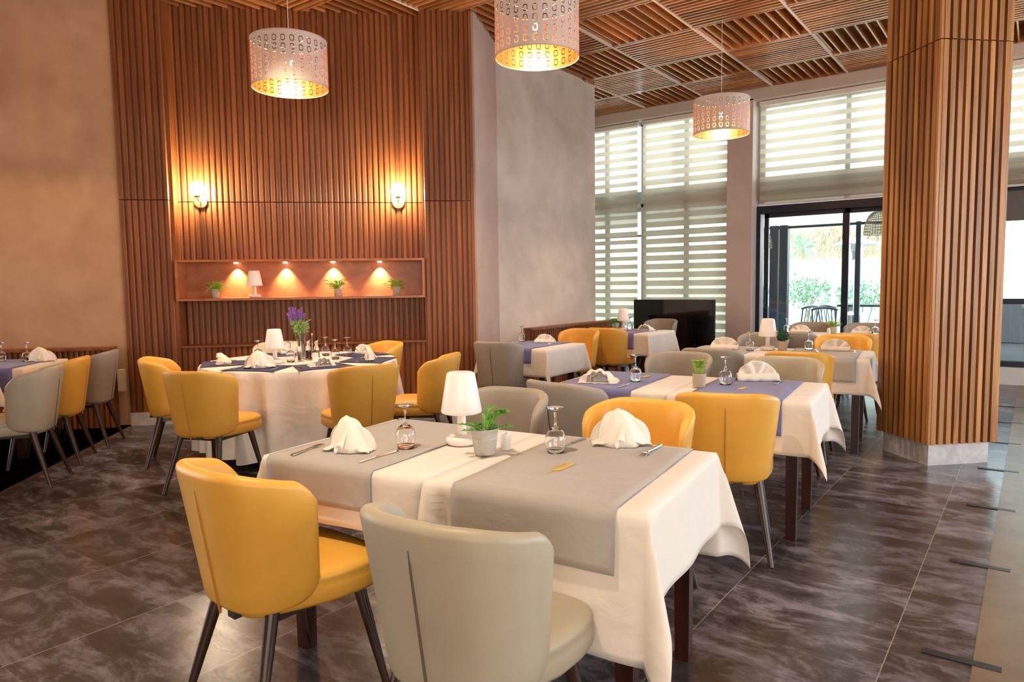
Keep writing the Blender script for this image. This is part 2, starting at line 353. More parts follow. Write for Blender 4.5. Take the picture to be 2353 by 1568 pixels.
def shade_perf():
    m, nt, b, N, L = mat('perforated_shade'); tc = N.new('ShaderNodeTexCoord'); sx = N.new('ShaderNodeSeparateXYZ'); L.new(tc.outputs['Object'], sx.inputs[0])
    def mt(op, *a):
        q = N.new('ShaderNodeMath'); q.operation = op
        for i, v in enumerate(a):
            if isinstance(v, (int, float)): q.inputs[i].default_value = v
            else: L.new(v, q.inputs[i])
        return q.outputs[0]
    an = mt('MULTIPLY', mt('ARCTAN2', sx.outputs[1], sx.outputs[0]), 28/(2*PI))
    fu = mt('ABSOLUTE', mt('SUBTRACT', mt('FRACT', mt('ADD', an, 40)), .5))
    fv = mt('ABSOLUTE', mt('SUBTRACT', mt('FRACT', mt('MULTIPLY', mt('ADD', sx.outputs[2], 1), 1/.064)), .5))
    a1 = mt('MULTIPLY', fu, 1/.25); a2 = mt('MULTIPLY', fv, 1/.37)
    d = mt('MAXIMUM', mt('ADD', mt('MULTIPLY', a1, .62), mt('MULTIPLY', a2, .66)), mt('MAXIMUM', a1, a2))
    ring = mt('MULTIPLY', mt('GREATER_THAN', d, .70), mt('LESS_THAN', d, 1.0))
    zz = mt('MULTIPLY', mt('GREATER_THAN', sx.outputs[2], -.16), mt('LESS_THAN', sx.outputs[2], .16))
    ring = mt('MULTIPLY', ring, zz)
    g = N.new('ShaderNodeNewGeometry')
    mx = N.new('ShaderNodeMix'); mx.data_type = 'RGBA'; mx.inputs[6].default_value = (.78, .66, .59, 1); mx.inputs[7].default_value = (.86, .33, .13, 1)
    L.new(g.outputs['Backfacing'], mx.inputs[0]); L.new(mx.outputs[2], b.inputs['Base Color'])
    L.new(mt('MULTIPLY', g.outputs['Backfacing'], .9), b.inputs['Metallic']); b.inputs['Roughness'].default_value = .28
    t = N.new('ShaderNodeBsdfTransparent'); w = N.new('ShaderNodeMixShader'); L.new(ring, w.inputs[0]); L.new(b.outputs[0], w.inputs[1]); L.new(t.outputs[0], w.inputs[2])
    L.new(w.outputs[0], N['Material Output'].inputs[0]); return m
M['perf'] = shade_perf()

# ------------------------------------------------------------------ the room
s2 = math.sqrt(.5)
T = Vector((s2, s2, 0)); NI = Vector((s2, -s2, 0))         # along the diagonal wall, and out of it into the room
D0 = -7.44
def wp(s, w, z=0): return T*s + NI*(D0+w) + Vector((0, 0, z))
M45 = Matrix(((T.x, NI.x, 0, 0), (T.y, NI.y, 0, 0), (0, 0, 1, 0), (0, 0, 0, 1)))   # local x = s, local y = into room, offset D0
M45 = Matrix.Translation(NI*D0) @ M45
ZC = 4.15
b = MB(); b.box(-12, 7, -4, 11.0, -.1, 0); fl = struct(b.build('floor', M['floor']))
b = MB(); b.box(-.13, 7, -4, 10.86, 0.0, .003); struct(b.build('floor_2', M['tanfloor']))  # thin tan sheet over the right part of the floor
# dark carpet left of slatted wall, shade put into its black; metal edge
def in45(o): return o
def MB45():
    b = MB(); b.T = M45; b.flip = True; return b
b = MB45(); b.box(-6.5, -2.755, -.3, 4.5, 0, .004); struct(in45(b.build('floor_3', M['carpet'])))
b = MB45(); b.box(-2.755, -2.742, .05, 4.5, 0, .006); struct(in45(b.build('trim_1', M['brass'])))
b = MB45(); b.box(-7.5, -2.755, -.35, -.05, 0, 4.7); struct(in45(b.build('wall_left', M['beige'])))
b = MB45(); b.box(-2.9, .75, -.75, -.45, 0, 4.7); struct(in45(b.build('wall_back', M['wood_dark'])))

def slats(b, s0, s1, y, z0, z1, pitch=.058, w=.046, dep=.019, thick=.03):
    """upright slats on a backing, local x along, +y out of the wall"""
    b.cur = 0; b.box(s0, s1, y-thick, y, z0, z1)
    n = max(1, round((s1-s0)/pitch)); p = (s1-s0)/n
    for i in range(n):
        c = s0+(i+.5)*p; b.cur = rnd.random(); k = .009
        b.prism([(c-w/2, y), (c+w/2, y), (c+w/2, y+dep-k), (c+w/2-k, y+dep), (c-w/2+k, y+dep), (c-w/2, y+dep-k)], z0, z1)
SEAM = 2.235
def slat_obj(name, segs):
    b = MB45()
    for a in segs: slats(b, *a)
    o = b.build(name, M['wood_slat']); in45(o); return struct(o)
# side panels stand forward, the middle is set back
slat_obj('wall_slat_left', [(-2.76, -2.285, -.03, .13, SEAM-.004), (-2.76, -2.285, -.03, SEAM+.004, 4.7)])
slat_obj('wall_slat_right', [(.20, .70, -.03, .13, SEAM-.004), (.20, .70, -.03, SEAM+.004, 4.7)])
slat_obj('wall_slat_middle', [(-2.285, .20, -.20, 1.64, SEAM-.004), (-2.285, .20, -.20, SEAM+.004, 4.7)])
slat_obj('wall_slat_niche', [(-2.25, .20, -.26, .78, 1.24)])
slat_obj('wall_slat_base', [(-2.26, .195, -.06, .13, .765)])
b = MB45()
b.box(-2.285, -2.255, -.45, -.03, 0, 4.7); b.box(.19, .22, -.45, -.03, 0, 4.7); b.box(-2.76, -2.75, -.45, -.03, 0, 4.7); b.box(.69, .72, -.45, -.0, 0, 4.7)
struct(in45(b.build('trim_2', M['wood_slat'])))
b = MB45(); b.box(-2.26, .195, -.27, -.02, .765, .785); struct(in45(b.build('trim_3', M['wood_slat'])))
b = MB45(); b.box(-2.76, .70, -.05, -.01, 0, .13); struct(in45(b.build('baseboard_back', M['marble'])))
# lit niche
t = empty('wall_niche', (0, 0, 0), 0, 'long lit wooden niche shelf set in the slatted wall with four small spots', 'niche')
b = MB45()
b.box(-2.265, .19, -.30, .012, 1.235, 1.26); b.box(-2.265, .19, -.30, .012, 1.622, 1.645)
b.box(-2.265, -2.24, -.30, .012, 1.26, 1.622); b.box(.165, .19, -.30, .012, 1.26, 1.622)
b.build('frame', M['niche_wood'], t, bevel=.002)
b = MB45(); b.box(-2.24, .165, -.30, -.285, 1.26, 1.622); b.build('back_panel', M['niche_wood'], t)
for s in (-1.735, -1.245, -.76, -.275):
    b = MB45(); b.lathe([(0, -.006), (.018, -.006), (.024, 0), (.024, .004), (0, .004)], 20, cx=s, cy=-.225, cz=1.617)
    sp = b.build('spot', M['spot'], t, smooth=True)
    l = lamp('niche_spot', 'SPOT', wp(s, -.235, 1.605), 44, (1, .87, .64), .006, aim=wp(s, -.262, 1.3), spot=84, blend=.9)
# pink return and grey wall
def quadwall(name, p, q, th, z0, z1, m):
    p = Vector((*p, 0)); q = Vector((*q, 0)); d = (q-p).normalized(); n = Vector((d.y, -d.x, 0))
    b = MB(); b.prism([(p.x, p.y), (q.x, q.y), ((q-n*th).x, (q-n*th).y), ((p-n*th).x, (p-n*th).y)], z0, z1)
    return struct(b.build(name, m))
quadwall('wall_return', (-4.745, 5.80), (-5.15, 6.70), .25, 0, 4.7, M['pink'])
b = MB(); b.box(-5.45, -5.15, 6.66, 9.0, 0, 4.7); struct(b.build('wall_grey', M['stone']))
# window wall
YW = 10.87
b = MB(); b.box(-9, 7, 10.62, 11.1, 4.0, 4.7); struct(b.build('trim_4', M['beamp']))
b = MB(); b.box(-3.80, -3.42, 10.62, 11.05, 0, 4.02); struct(b.build('trim_5', M['pillar']))
b = MB(); b.box(-9, -7.2, YW, 11.1, 0, 4.2); b.box(-9.0, -8.8, 8.5, 11.1, 0, 4.7); struct(b.build('wall_window', M['pillar']))
b = MB(); b.box(-9.0, -5.3, 8.72, 8.9, 0, 4.7); struct(b.build('wall_recess', M['stone']))
b = MB(); b.box(-7.2, -3.8, 10.98, 11.1, 0, .22); struct(b.build('trim_6', M['white']))
# window 1: behind the two striped blinds
w = empty('window_1', (0, 0, 0)); struct(w)
b = MB()
for x in (-7.2, -6.05, -5.36, -4.60, -3.84): b.box(x-.035, x+.035, 10.98, 11.04, .22, 4.0)
for z in (.22, 2.62, 3.96): b.box(-7.2, -3.8, 10.98, 11.04, z, z+.06)
b.build('window_frame', M['white'], w)
b = MB(); b.box(-7.2, -3.8, 11.0, 11.008, .25, 4.0); b.build('window_pane', M['pane'], w)
# window 2: above and right of the door
w = empty('window_2', (0, 0, 0)); struct(w)
b = MB()
for x in (-3.38, -2.2, -.95): b.box(x-.03, x+.03, 10.98, 11.04, 2.5, 4.0)
b.box(-3.4, 6.9, 10.98, 11.04, 3.94, 4.0)
for z in (.22, 1.02, 2.44): b.box(-.85, 6.9, 10.93, 11.04, z, z+(.07 if z < 2 else .1))
for x in (-.85, 1.6, 4.2, 6.85): b.box(x-.03, x+.03, 10.93, 11.04, .22, 4.0)
b.build('window_frame', M['frame'], w)
b = MB(); b.box(-3.4, 6.9, 11.0, 11.008, 2.5, 3.98); b.box(-.85, 6.9, 11.0, 11.008, 1.05, 2.5); b.build('window_pane', M['pane'], w)
b = MB(); b.box(-.85, 6.9, 11.0, 11.008, .25, 1.05); b.build('lower_pane', M['pane_dark'], w)
b = MB(); b.box(-.82, 6.9, 10.95, 11.02, 2.07, 2.44); b.build('transom_panel', simple('grey_panel', (.13, .125, .115), .5), w)
b = MB(); b.box(-.95, 6.9, 10.86, 11.1, 0, .22); struct(b.build('trim_7', M['white']))
# door 1: sliding door
d = empty('door_1', (0, 0, 0)); struct(d)
b = MB()
b.box(-3.50, -.95, 10.84, 11.02, 2.36, 2.475); b.box(-3.50, -3.36, 10.84, 11.02, 0, 2.36); b.box(-1.02, -.95, 10.84, 11.02, 0, 2.36); b.box(-3.5, -.95, 10.9, 11.02, 0, .03)
b.build('door_frame', M['frame'], d, bevel=.004)
def leaf(x0, x1, y):
    b = MB(); b.box(x0, x0+.065, y, y+.035, .03, 2.36); b.box(x1-.065, x1, y, y+.035, .03, 2.36); b.box(x0, x1, y, y+.035, .03, .11); b.box(x0, x1, y, y+.035, 2.30, 2.36)
    o = b.build('door_leaf', M['frame'], d); g = MB(); g.box(x0+.06, x1-.06, y+.014, y+.02, .1, 2.31); g.build('door_pane', M['pane'], o); return o
lf = leaf(-3.32, -2.14, 10.90); leaf(-2.24, -1.02, 10.96)
b = MB(); b.tube([(-3.285, 10.90, .95), (-3.285, 10.86, .95), (-3.285, 10.86, 1.22), (-3.285, 10.90, 1.22)], .011); b.build('door_handle', M['frame'], lf)
cu = bpy.data.curves.new('lettering', 'FONT'); cu.body = 'LAC LEMAN'; cu.size = .062; cu.extrude = .001; cu.align_x = 'CENTER'
to = bpy.data.objects.new('tmp', cu); COL.objects.link(to)
dg = bpy.context.evaluated_depsgraph_get(); me = bpy.data.meshes.new_from_object(to.evaluated_get(dg)); bpy.data.objects.remove(to)
to = bpy.data.objects.new('lettering', me); COL.objects.link(to); me.materials.append(M['white']); to.parent = lf
to.location = (-2.70, 10.908, 1.335); to.rotation_euler = (PI/2, 0, 0)

# ceiling: slab of wool above a grid of wooden slat panels
b = MB(); b.box(-12, 7, -4, 11.1, 4.62, 4.7); ce = struct(b.build('ceiling', M['insul']))
def inroom(x, y):
    if x < -5.15 and y > 8.7: return x > -8.5
    if (x < -5.15 or y < 5.5) and (x - y)*s2 < D0 - .75: return False
    if y > 10.62: return False
    if x < -5.15 and y > 6.6 + 0 and y < 8.7: return False
    return True
def panel(i, j):
    x0 = -5.15+i; y0 = 6.68+j; x1 = x0+1; y1 = min(y0+1, 10.62); op = (i+j) % 2 == 1
    b = MB()
    if op:
        for k in range(8):
            x = x0+.06+(k+.5)*.11; b.cur = rnd.random(); b.box(x-.008, x+.008, y0+.03, y1-.03, ZC+.0, ZC+.10)
        b.cur = .5
        b.box(x0+.015, x0+.04, y0+.015, y1-.015, ZC+.03, ZC+.22); b.box(x1-.04, x1-.015, y0+.015, y1-.015, ZC+.03, ZC+.22)
        b.box(x0+.015, x1-.015, y0+.01, y0+.03, ZC+.0, ZC+.22); b.box(x0+.015, x1-.015, y1-.03, y1-.01, ZC+.0, ZC+.22)
        return b.build('ceiling_panel', M['wood_y'], ce)
    n = 12; y = y0+.04
    while y < y1-.02:
        b.cur = rnd.random(); b.box(x0+.02, x1-.02, y-.014, y+.014, ZC, ZC+.022); y += .92/n
    b.cur = .3
    for x in (x0+.02, x0+.5, x1-.045): b.box(x, x+.025, y0+.01, y1-.01, ZC+.058, ZC+.10)
    b.box(x0+.01, x1-.01, y0+.01, y0+.03, ZC, ZC+.2); b.box(x0+.01, x1-.01, y1-.03, y1-.01, ZC, ZC+.2)
    return b.build('ceiling_panel', M['wood_x'], ce)
for i in range(-3, 8):
    for j in range(-7, 4):
        cxx = -5.15+i+.5; cyy = 6.68+j+.5
        if inroom(cxx, cyy) or inroom(cxx+.4, cyy-.4): panel(i, j)
b = MB()
for i in range(-3, 9):
    x = -5.15+i
    b.box(x-.012, x+.012, -2 if x >= -5.2 else 8.9, 10.62, ZC-.004, ZC+.03)
b.build('ceiling_rail', simple('rail_paint', (.78, .64, .52), .4), ce)
# closing walls behind and beside the camera
b = MB(); b.box(6.9, 7.1, -4, 1.2, 0, 4.7); b.box(6.9, 7.1, 7.0, 11.1, 0, 4.7); b.box(6.9, 7.1, 1.2, 7.0, 3.2, 4.7); b.box(6.9, 7.1, 1.2, 7.0, 0, .5); struct(b.build('wall_right', M['stone']))
b = MB(); b.box(-12, 7, -4.2, -4, 0, 4.7); struct(b.build('wall_rear', M['beige']))

# column cased in slats
cc = Vector((-.583, 6.19, 0))
t = struct(empty('trim_8', tuple(cc), PI/4))
b = MB(); b.box(-.245, .245, -.245, .245, 0, .17); b.build('column_base', M['marble'], t)
b = MB()
H = .285
b.box(-H+.034, H-.034, -H+.034, H-.034, .16, 4.3); b.build('column_core', M['wood_dark'], t); b = MB()
for z0, z1 in ((.16, SEAM-.004+.77), (SEAM+.004+.77, 4.3)):
    for k in range(4):
        b.T = Matrix.Rotation(k*PI/2, 4, 'Z')
        n = 9; p = (2*H-.03)/n
        for i in range(n):
            c = -H+.015+(i+.5)*p; b.cur = rnd.random(); b.box(c-.0185, c+.0185, -H, -H+.034, z0, z1)
        b.cur = .9; b.box(H-.03, H-.004, -H+.004, -H+.03, z0, z1)
b.T = Matrix.Identity(4)
b.build('slat_casing', M['wood_col'], t)

# floor inserts
for k, y in enumerate((1.86, 2.88, 3.91, 4.95, 5.97, 6.99, 8.0, 9.0)):
    b = MB(); b.box(-.285, -.045, y-.020, y+.020, 0, .0045); o = b.build('floor_insert', M['blackp'])
    tag(o, ['narrow black strip set in the floor at the bottom right, out of frame edge', 'narrow black floor strip nearest the camera, at the bottom right corner', 'narrow black floor strip, second from the camera', 'narrow black floor strip, third from the camera, level with the yellow chair legs', 'narrow black floor strip just beside the foot of the slatted column', 'narrow black floor strip behind the column foot, nearer one', 'narrow black floor strip behind the column foot, middle one', 'narrow black floor strip behind the column, the farthest'][k], 'floor strip', 'black strips in the floor')

# benches along the walls
def bench(name, label, mtx, x0, x1, hb=.80):
    t = empty(name, (0, 0, 0), 0, label, 'bench')
    b = MB(); b.T = mtx; b.flip = True; slats(b, x0, x1, .10, .0, hb-.03, .05, .034, .02, .08); b.build('slatted_back', M['wood_slat'], t)
    b = MB(); b.T = mtx; b.flip = True; b.box(x0-.01, x1+.01, .0, .15, hb-.03, hb); b.build('top_cap', M['wood_slat'], t, bevel=.004)
    return t
bench('wall_bench', 'low dark slatted wooden bench back along the beige wall at far left', M45 @ Matrix.Translation((0, -.05, 0)), -6.4, -2.87)
Mg = Matrix.Translation((-5.15, 0, 0)) @ Matrix(((0, 1, 0, 0), (1, 0, 0, 0), (0, 0, 1, 0), (0, 0, 0, 1)))
bench('wall_bench', 'low dark slatted wooden bench back against the grey wall', Mg, 7.2, 9.6, .81)
b = MB45(); b.box(-2.82, -2.76, .03, .10, .36, .58); o = in45(b.build('junction_box', M['pot_paper'], None, bevel=.006)); tag(o, 'small beige box mounted low on the wall behind the far left grey chair', 'box')
# ------------------------------------------------------------------ chairs
def shell_mesh():
    b = MB(); NU, NV = 64, 9; th = .021
    def cen(a, v):
        hw = .190+.045*v; dep = .203+.040*v; yb = -.205-.070*v
        g = a*PI/2; e = 2/2.9
        x = hw*math.copysign(abs(math.sin(g))**e, a) if a else 0; y = yb+dep*(1-abs(math.cos(g))**e)
        return Vector((x, y, 0))
    rows = []
    for i in range(NU+1):
        # even spacing along the curve
        a = -1+2*i/NU; a = math.copysign(abs(a)**.82, a) if a else 0
        aa = min(abs(a), .9985)
        d = (cen(min(1, a+.003), .5)-cen(max(-1, a-.003), .5)).normalized(); nrm = Vector((d.y, -d.x, 0))
        end = max(0, (aa-.86)/.14); k = math.sqrt(max(0, 1-end**2))
        top = .829-.050*max(0, (aa-.25)/.75)**1.6-.075*(1-k)
        bot = .383+.030*aa**4+.045*(1-k)
        t = th*(.30+.70*k) if end < 1 else .004
        if i in (0, NU): t = .004
        loop = []
        def pt(z, off):
            v = (z-.36)/.47; return cen(a, v)+nrm*off+Vector((0, 0, z))
        for j in range(NV): loop.append(pt(bot+t+(top-bot-2*t)*j/(NV-1), t*(1+.15*j/(NV-1))))
        tt = t*1.15
        for q in (35, 65, 90, 115, 145): loop.append(pt(top-t+tt*math.sin(R(q)), tt*math.cos(R(q))))
        for j in range(NV): loop.append(pt(top-t-(top-bot-2*t)*j/(NV-1), -t*(1+.15*(NV-1-j)/(NV-1))))
        for q in (215, 270, 325): loop.append(pt(bot+t+t*math.sin(R(q)), t*math.cos(R(q))))
        rows.append(loop)
    b.grid(rows, closeu=True)
    n = len(rows[0]); b.f.append(tuple(range(n))[::-1]); b.r.append(.5); m = NU*n; b.f.append(tuple(range(m, m+n))); b.r.append(.5)
    return b, cen
def seat_mb():
    b = MB(); rows = []
    ring = []
    for k in range(48):
        g = 2*PI*k/48; c, s_ = math.cos(g), math.sin(g); e = 2/4.5
        x = math.copysign(abs(c)**e, c); y = math.copysign(abs(s_)**e, s_)
        hw = .172+.060*min(1, max(0, (y*.245+.03+.14)/.20)); ring.append((x*hw, .03+y*.245, x, y))
    for z, ins in ((.372, .030), (.376, .010), (.39, .001), (.43, .0), (.448, .004), (.452, .001), (.466, .006), (.478, .020), (.484, .045), (.489, .10)):
        rows.append([(x*(1-ins/.22), .03+(y-.03)*(1-ins/.245), z) for x, y, _, _ in ring])
    b.grid(rows, closeu=True)
    n = 48; m = (len(rows)-1)*n; b.f.append(tuple(range(m, m+n))); b.r.append(.5); b.f.append(tuple(range(n))[::-1]); b.r.append(.5)
    return b
def leg_mb(sx, rear):
    b = MB()
    p = (sx*.150, -.145 if rear else .17, .385); q = (sx*.215, -.255 if rear else .235, .0)
    b.bar(p, q, .022, .0125, 14); return b
def make_chair(body, seam, names):
    root = empty('dining_chair', (0, 0, 0))
    b, cen = shell_mesh(); b.build('backrest', M[body], root, smooth='all')
    seat_mb().build('seat', M[body], root, smooth='all')
    s = MB(); s.tube([cen(0, (z-.36)/.47)+Vector((0, -.0215-.0025*(z-.36)/.47, z)) for z in (.372, .45, .55, .65, .72, .765)], [.0045, .0042, .004, .004, .0035, .0015], 8)
    s.build('seam', M[seam], root, smooth=True)
    for sx in (-1, 1):
        leg_mb(sx, True).build('leg', M['leg'], root, smooth=True); leg_mb(sx, False).build('leg', M['leg'], root, smooth=True)
    u = MB(); u.box(-.15, .15, -.14, .2, .35, .376); u.build('seat_frame', M['leg'], root)
    g = MB(); c = cen(.12, .02); g.box(c.x-.018, c.x+.022, c.y-.0235, c.y-.0, .374, .392); g.build('fabric_tag', M['tagm'], root)
    return root
CH = {'yellow': ('yellow', 'seam_y'), 'taupe': ('gray', 'seam_g'), 'grey': ('gray2', 'seam_g'), 'cream': ('cream', 'seam_g')}
def chair(kind, x, y, face, label, group):
    return place('chair_'+kind, lambda: make_chair(*CH[kind], None), (x, y, 0), R(face-90), label, 'chair', group)
GT = 'chairs at the near table'; G2 = 'chairs at the blue-runner table'; G3 = 'chairs at the table with the dark round plant'; G4 = 'chairs at the table by the glass door'
GR = 'chairs round the round table'; GL = 'chairs in the far left row'; GB = 'chairs along the grey wall'
chair('yellow', -1.951, 1.361, 87, 'yellow tub chair closest to the camera, at the left end of the near table', GT)
chair('taupe', -1.133, 1.384, 94, 'taupe tub chair in the foreground, cut by the bottom edge of the photo', GT)
chair('yellow', -1.369, 2.656, 273, 'yellow tub chair behind the fan-folded napkin on the far side of the near table', GT)
chair('grey', -2.097, 2.626, 277, 'grey tub chair just behind the white lamp on the near table', GT)
chair('yellow', -1.243, 3.511, 108, 'yellow tub chair with back turned, pushed up to the right end of the blue-runner table', G2)
chair('grey', -2.062, 3.426, 81, 'grey tub chair with back turned, pushed up to the left end of the blue-runner table', G2)
chair('grey', -2.104, 4.814, 276, 'grey tub chair behind the inverted glass at the left end of the blue-runner table', G2)
chair('taupe', -1.339, 4.827, 277, 'taupe tub chair directly behind the fan napkin on the blue-runner table', G2)
chair('grey', -2.105, 5.661, 96, 'grey tub chair with back turned in front of the white lamp of the third table', G3)
chair('yellow', -1.439, 5.690, 97, 'yellow tub chair with back turned, pushed up to the third table near the slatted column', G3)
chair('grey', -2.176, 7.079, 276, 'grey tub chair on the far side of the third table, partly behind its white lamp', G3)
chair('yellow', -1.439, 7.111, 276, 'yellow tub chair behind the fan napkin of the third table, next to the column', G3)
chair('grey', -2.055, 7.820, 95, 'grey tub chair seen from behind between the dark round plant and the glass', G4)
chair('yellow', -1.419, 7.811, 95, 'yellow tub chair peeking out behind the other yellow chair beside the column', G4)
chair('grey', -2.218, 9.153, 275, 'grey tub chair nearest the glass door, behind the left pink napkin', G4)
chair('grey', -1.600, 9.200, 276, 'grey tub chair nearest the glass door, half hidden by the column', G4)
chair('grey', -4.099, 5.395, 100, 'taupe grey tub chair with back turned at the small table by the grey wall', GB)
chair('yellow', -4.218, 6.880, 274, 'yellow tub chair behind the napkin of the small table by the grey wall', GB)
chair('yellow', -4.113, 7.580, 91, 'yellow tub chair with back turned at the small table beside the black screen', GB)
chair('grey', -4.311, 9.277, 269, 'grey tub chair facing the camera right in front of the black screen', GB)
chair('yellow', -5.378, 2.875, 56, 'yellow tub chair left of the round table, its open inside facing right', GR)
chair('yellow', -4.484, 2.612, 110, 'yellow tub chair in front of the round table at its left, back seam visible', GR)
chair('yellow', -3.821, 3.325, 158, 'yellow tub chair in front of the round table at its right, back turned', GR)
chair('yellow', -3.830, 3.980, 208, 'yellow tub chair right of the round table, seen in profile against the slatted wall', GR)
chair('yellow', -5.000, 4.500, 257, 'yellow tub chair at the far right of the round table, only its rounded back showing', GR)
chair('cream', -5.720, 4.030, 326, 'cream tub chair at the far side of the round table, behind the white lamp', GR)
chair('taupe', -5.730, 1.854, 233, 'taupe tub chair nearest in the row at the far left edge of the photo', GL)
chair('yellow', -6.238, 2.248, 234, 'orange-yellow tub chair between two taupe chairs at the far left', GL)
chair('grey', -6.667, 2.662, 230, 'grey tub chair at the end of the far left row, next to the slatted wall', GL)

# ------------------------------------------------------------------ tables, cloths, runners
ZT = .752
def cloth_mb(W_, D_, ov, step=.022, amp=.006, seed=0, pleat=None, A=13):
    """a flat rectangle draped over a W_ x D_ top; ov = overhang (left, right, near, far)"""
    l, r, n_, f = ov; rr = random.Random(seed); ph = [rr.uniform(0, 6) for _ in range(8)]
    def axis(lo, hi, s0, s1):
        xs = []
        if lo > 0: k = max(2, round(lo/step)); xs += [s0-lo*(1-i/k) for i in range(k)]
        k = round((s1-s0)/(step*1.6)); xs += [s0+(s1-s0)*i/k for i in range(k+1)]
        if hi > 0: k = max(2, round(hi/step)); xs += [s1+hi*(i+1)/k for i in range(k)]
        return xs
    xs = axis(l, r, -W_/2, W_/2); ys = axis(n_, f, -D_/2, D_/2)
    e0 = .010
    def P(a, c):
        ex = max(abs(a)-W_/2, 0); ey = max(abs(c)-D_/2, 0); sx = 1 if a > 0 else -1; sy = 1 if c > 0 else -1
        bx = max(-W_/2, min(W_/2, a)); by = max(-D_/2, min(D_/2, c))
        if ex == 0 and ey == 0: return (a, c, .0008*math.sin(a*9+ph[0])*math.sin(c*7+ph[1]))
        def rnddrop(e):  # rounded table edge
            return (e0*(1-math.exp(-e/e0)), -max(0, e-e0*.55*(1-math.exp(-e/e0))))
        if ey == 0:
            o, z = rnddrop(ex); w = amp*(ex/.3)*math.sin(c*17+ph[2+(sx > 0)])+.10*ex*ex
            edge = max(0, 1-(D_/2-abs(c))/.16); w -= 0
            return (bx+sx*(o+w*1.0), by, z)
        if ex == 0:
            o, z = rnddrop(ey); w = amp*(ey/.3)*math.sin(a*15+ph[4+(sy > 0)])+.08*ey*ey
            if pleat is not None:
                q = abs(a-pleat)
                if q < .07: w += .05*min(1, ey/.12)*math.cos(q/.07*PI/2)*math.sin(q*90)
            return (bx, by+sy*(o+w), z)
        rad = math.hypot(ex, ey); phi = math.atan2(ey, ex)       # 0 = along x side
        rmax = min(ex if ex > ey else ey, 10)
        psi = R(A)*math.sin(2*phi)**.8*min(1, rad/.10)
        th = phi
        hx = math.sin(psi)*rad; o, _ = rnddrop(rad)
        dx = o*math.cos(phi); dy = o*math.sin(phi)
        # the fold: both sides come down beside each other and open outwards along the diagonal
        sp = .055*rad*math.sin(2*phi)
        dirx = math.cos(th*.5+PI/8); diry = math.sin(th*.5+PI/8)
        z = -rad*math.cos(psi)+o*.5
        return (bx+sx*(dx+hx*dirx+.10*ex*ex*math.cos(phi)), by+sy*(dy+hx*diry+.08*ey*ey*math.sin(phi)), min(0, z))
    b = MB(); b.grid([[P(a, c) for a in xs] for c in ys]); return b
def runner_mb(x0, x1, D_, hn, hf, seed=0, up_=.004):
    b = MB(); rr = random.Random(seed); p = rr.uniform(0, 6)
    cs = [-D_/2-hn*(1-i/8) for i in range(8)]+[-D_/2+D_*i/24 for i in range(25)]+[D_/2+hf*(i+1)/8 for i in range(8)]
    rows = []
    for c in cs:
        e = max(abs(c)-D_/2, 0); sg = 1 if c > 0 else -1; row = []
        for i in range(17):
            x = x0+(x1-x0)*i/16; o = .012*(1-math.exp(-e/.012)) if e else 0
            z = -max(0, e-.006) if e else 0
            w = (.006*(e/.3)*math.sin(x*15+p)+.10*e*e) if e else 0
            row.append((x, max(-D_/2, min(D_/2, c))+sg*(o+w+(.006 if e else 0)*min(1, e/.01)), z+up_+(.0012*math.sin(x*31+c*13+p) if not e else 0)))
        rows.append(row)
    b.grid(rows); return b
def table_root(W_, D_, inset=.085):
    root = empty('dining_table', (0, 0, 0))
    b = MB(); b.box(-W_/2+.002, W_/2-.002, -D_/2+.002, D_/2-.002, .715, .742); b.build('tabletop', M['table_leg'], root)
    b = MB(); b.box(-W_/2+.07, W_/2-.07, -D_/2+.07, D_/2-.07, .65, .715); b.build('apron', M['table_leg'], root)
    for sx in (-1, 1):
        for sy in (-1, 1):
            x = sx*(W_/2-inset); y = sy*(D_/2-inset); b = MB()
            b.grid([[(x-.03, y-.03, .715), (x+.03, y-.03, .715), (x+.03, y+.03, .715), (x-.03, y+.03, .715)], [(x-.025, y-.025, 0), (x+.025, y-.025, 0), (x+.025, y+.025, 0), (x-.025, y+.025, 0)]], closeu=True)
            b.f.append((4, 5, 6, 7)); b.r.append(.5); b.build('leg', M['table_leg'], root)
    return root
FR = {}
def frame(key, cx, cy, rot): FR[key] = (cx, cy, R(rot))
def L2W(key, x, y, z=0):
    cx, cy, r = FR[key]; return (cx+x*math.cos(r)-y*math.sin(r), cy+x*math.sin(r)+y*math.cos(r), z)
def table(key, lx, W_, D_, label):
    if ('tb', W_, D_) not in _used:
        o = table_root(W_, D_); _used[('tb', W_, D_)] = o; o.location = L2W(key, lx, 0); o.rotation_euler = (0, 0, FR[key][2]); return tag(o, label, 'table', 'dark wooden dining tables')
    return dup(_used[('tb', W_, D_)], L2W(key, lx, 0), FR[key][2], label, 'table', 'dark wooden dining tables')
def cloth(key, lx, W_, D_, ov, label, seed, **k):
    o = cloth_mb(W_, D_, ov, seed=seed, **k).build('tablecloth', M['cloth'], None, smooth='all', solid=.0016)
    o.location = L2W(key, lx, 0, ZT-.006); o.rotation_euler = (0, 0, FR[key][2]); return tag(o, label, 'tablecloth', 'white tablecloths')
def twig(parent, x, y, z):
    b = MB(); b.T = Matrix.Translation((x, y, 0)) @ Matrix.Rotation(R(72), 4, 'Z') @ Matrix.Diagonal((1.6, 1.6, 1, 1)); x = y = 0
    b.bar((x-.035, y-.006, z), (x+.04, y+.012, z), .0016, .001, 6)
    for i in range(7):
        t = i/6; px = x-.02+.055*t; py = y-.002+.013*t
        for sg in (-1, 1): b.add([(px, py, z), (px+.012, py+sg*.010-.002, z+.0008), (px+.024, py+sg*.014+.002, z+.001), (px+.013, py+sg*.003+.003, z+.0008)], [(0, 1, 2, 3)])
    o = b.build('gold_embroidery', M['gold'], parent); o['label'] = 'small gold leaf sprig'; return o
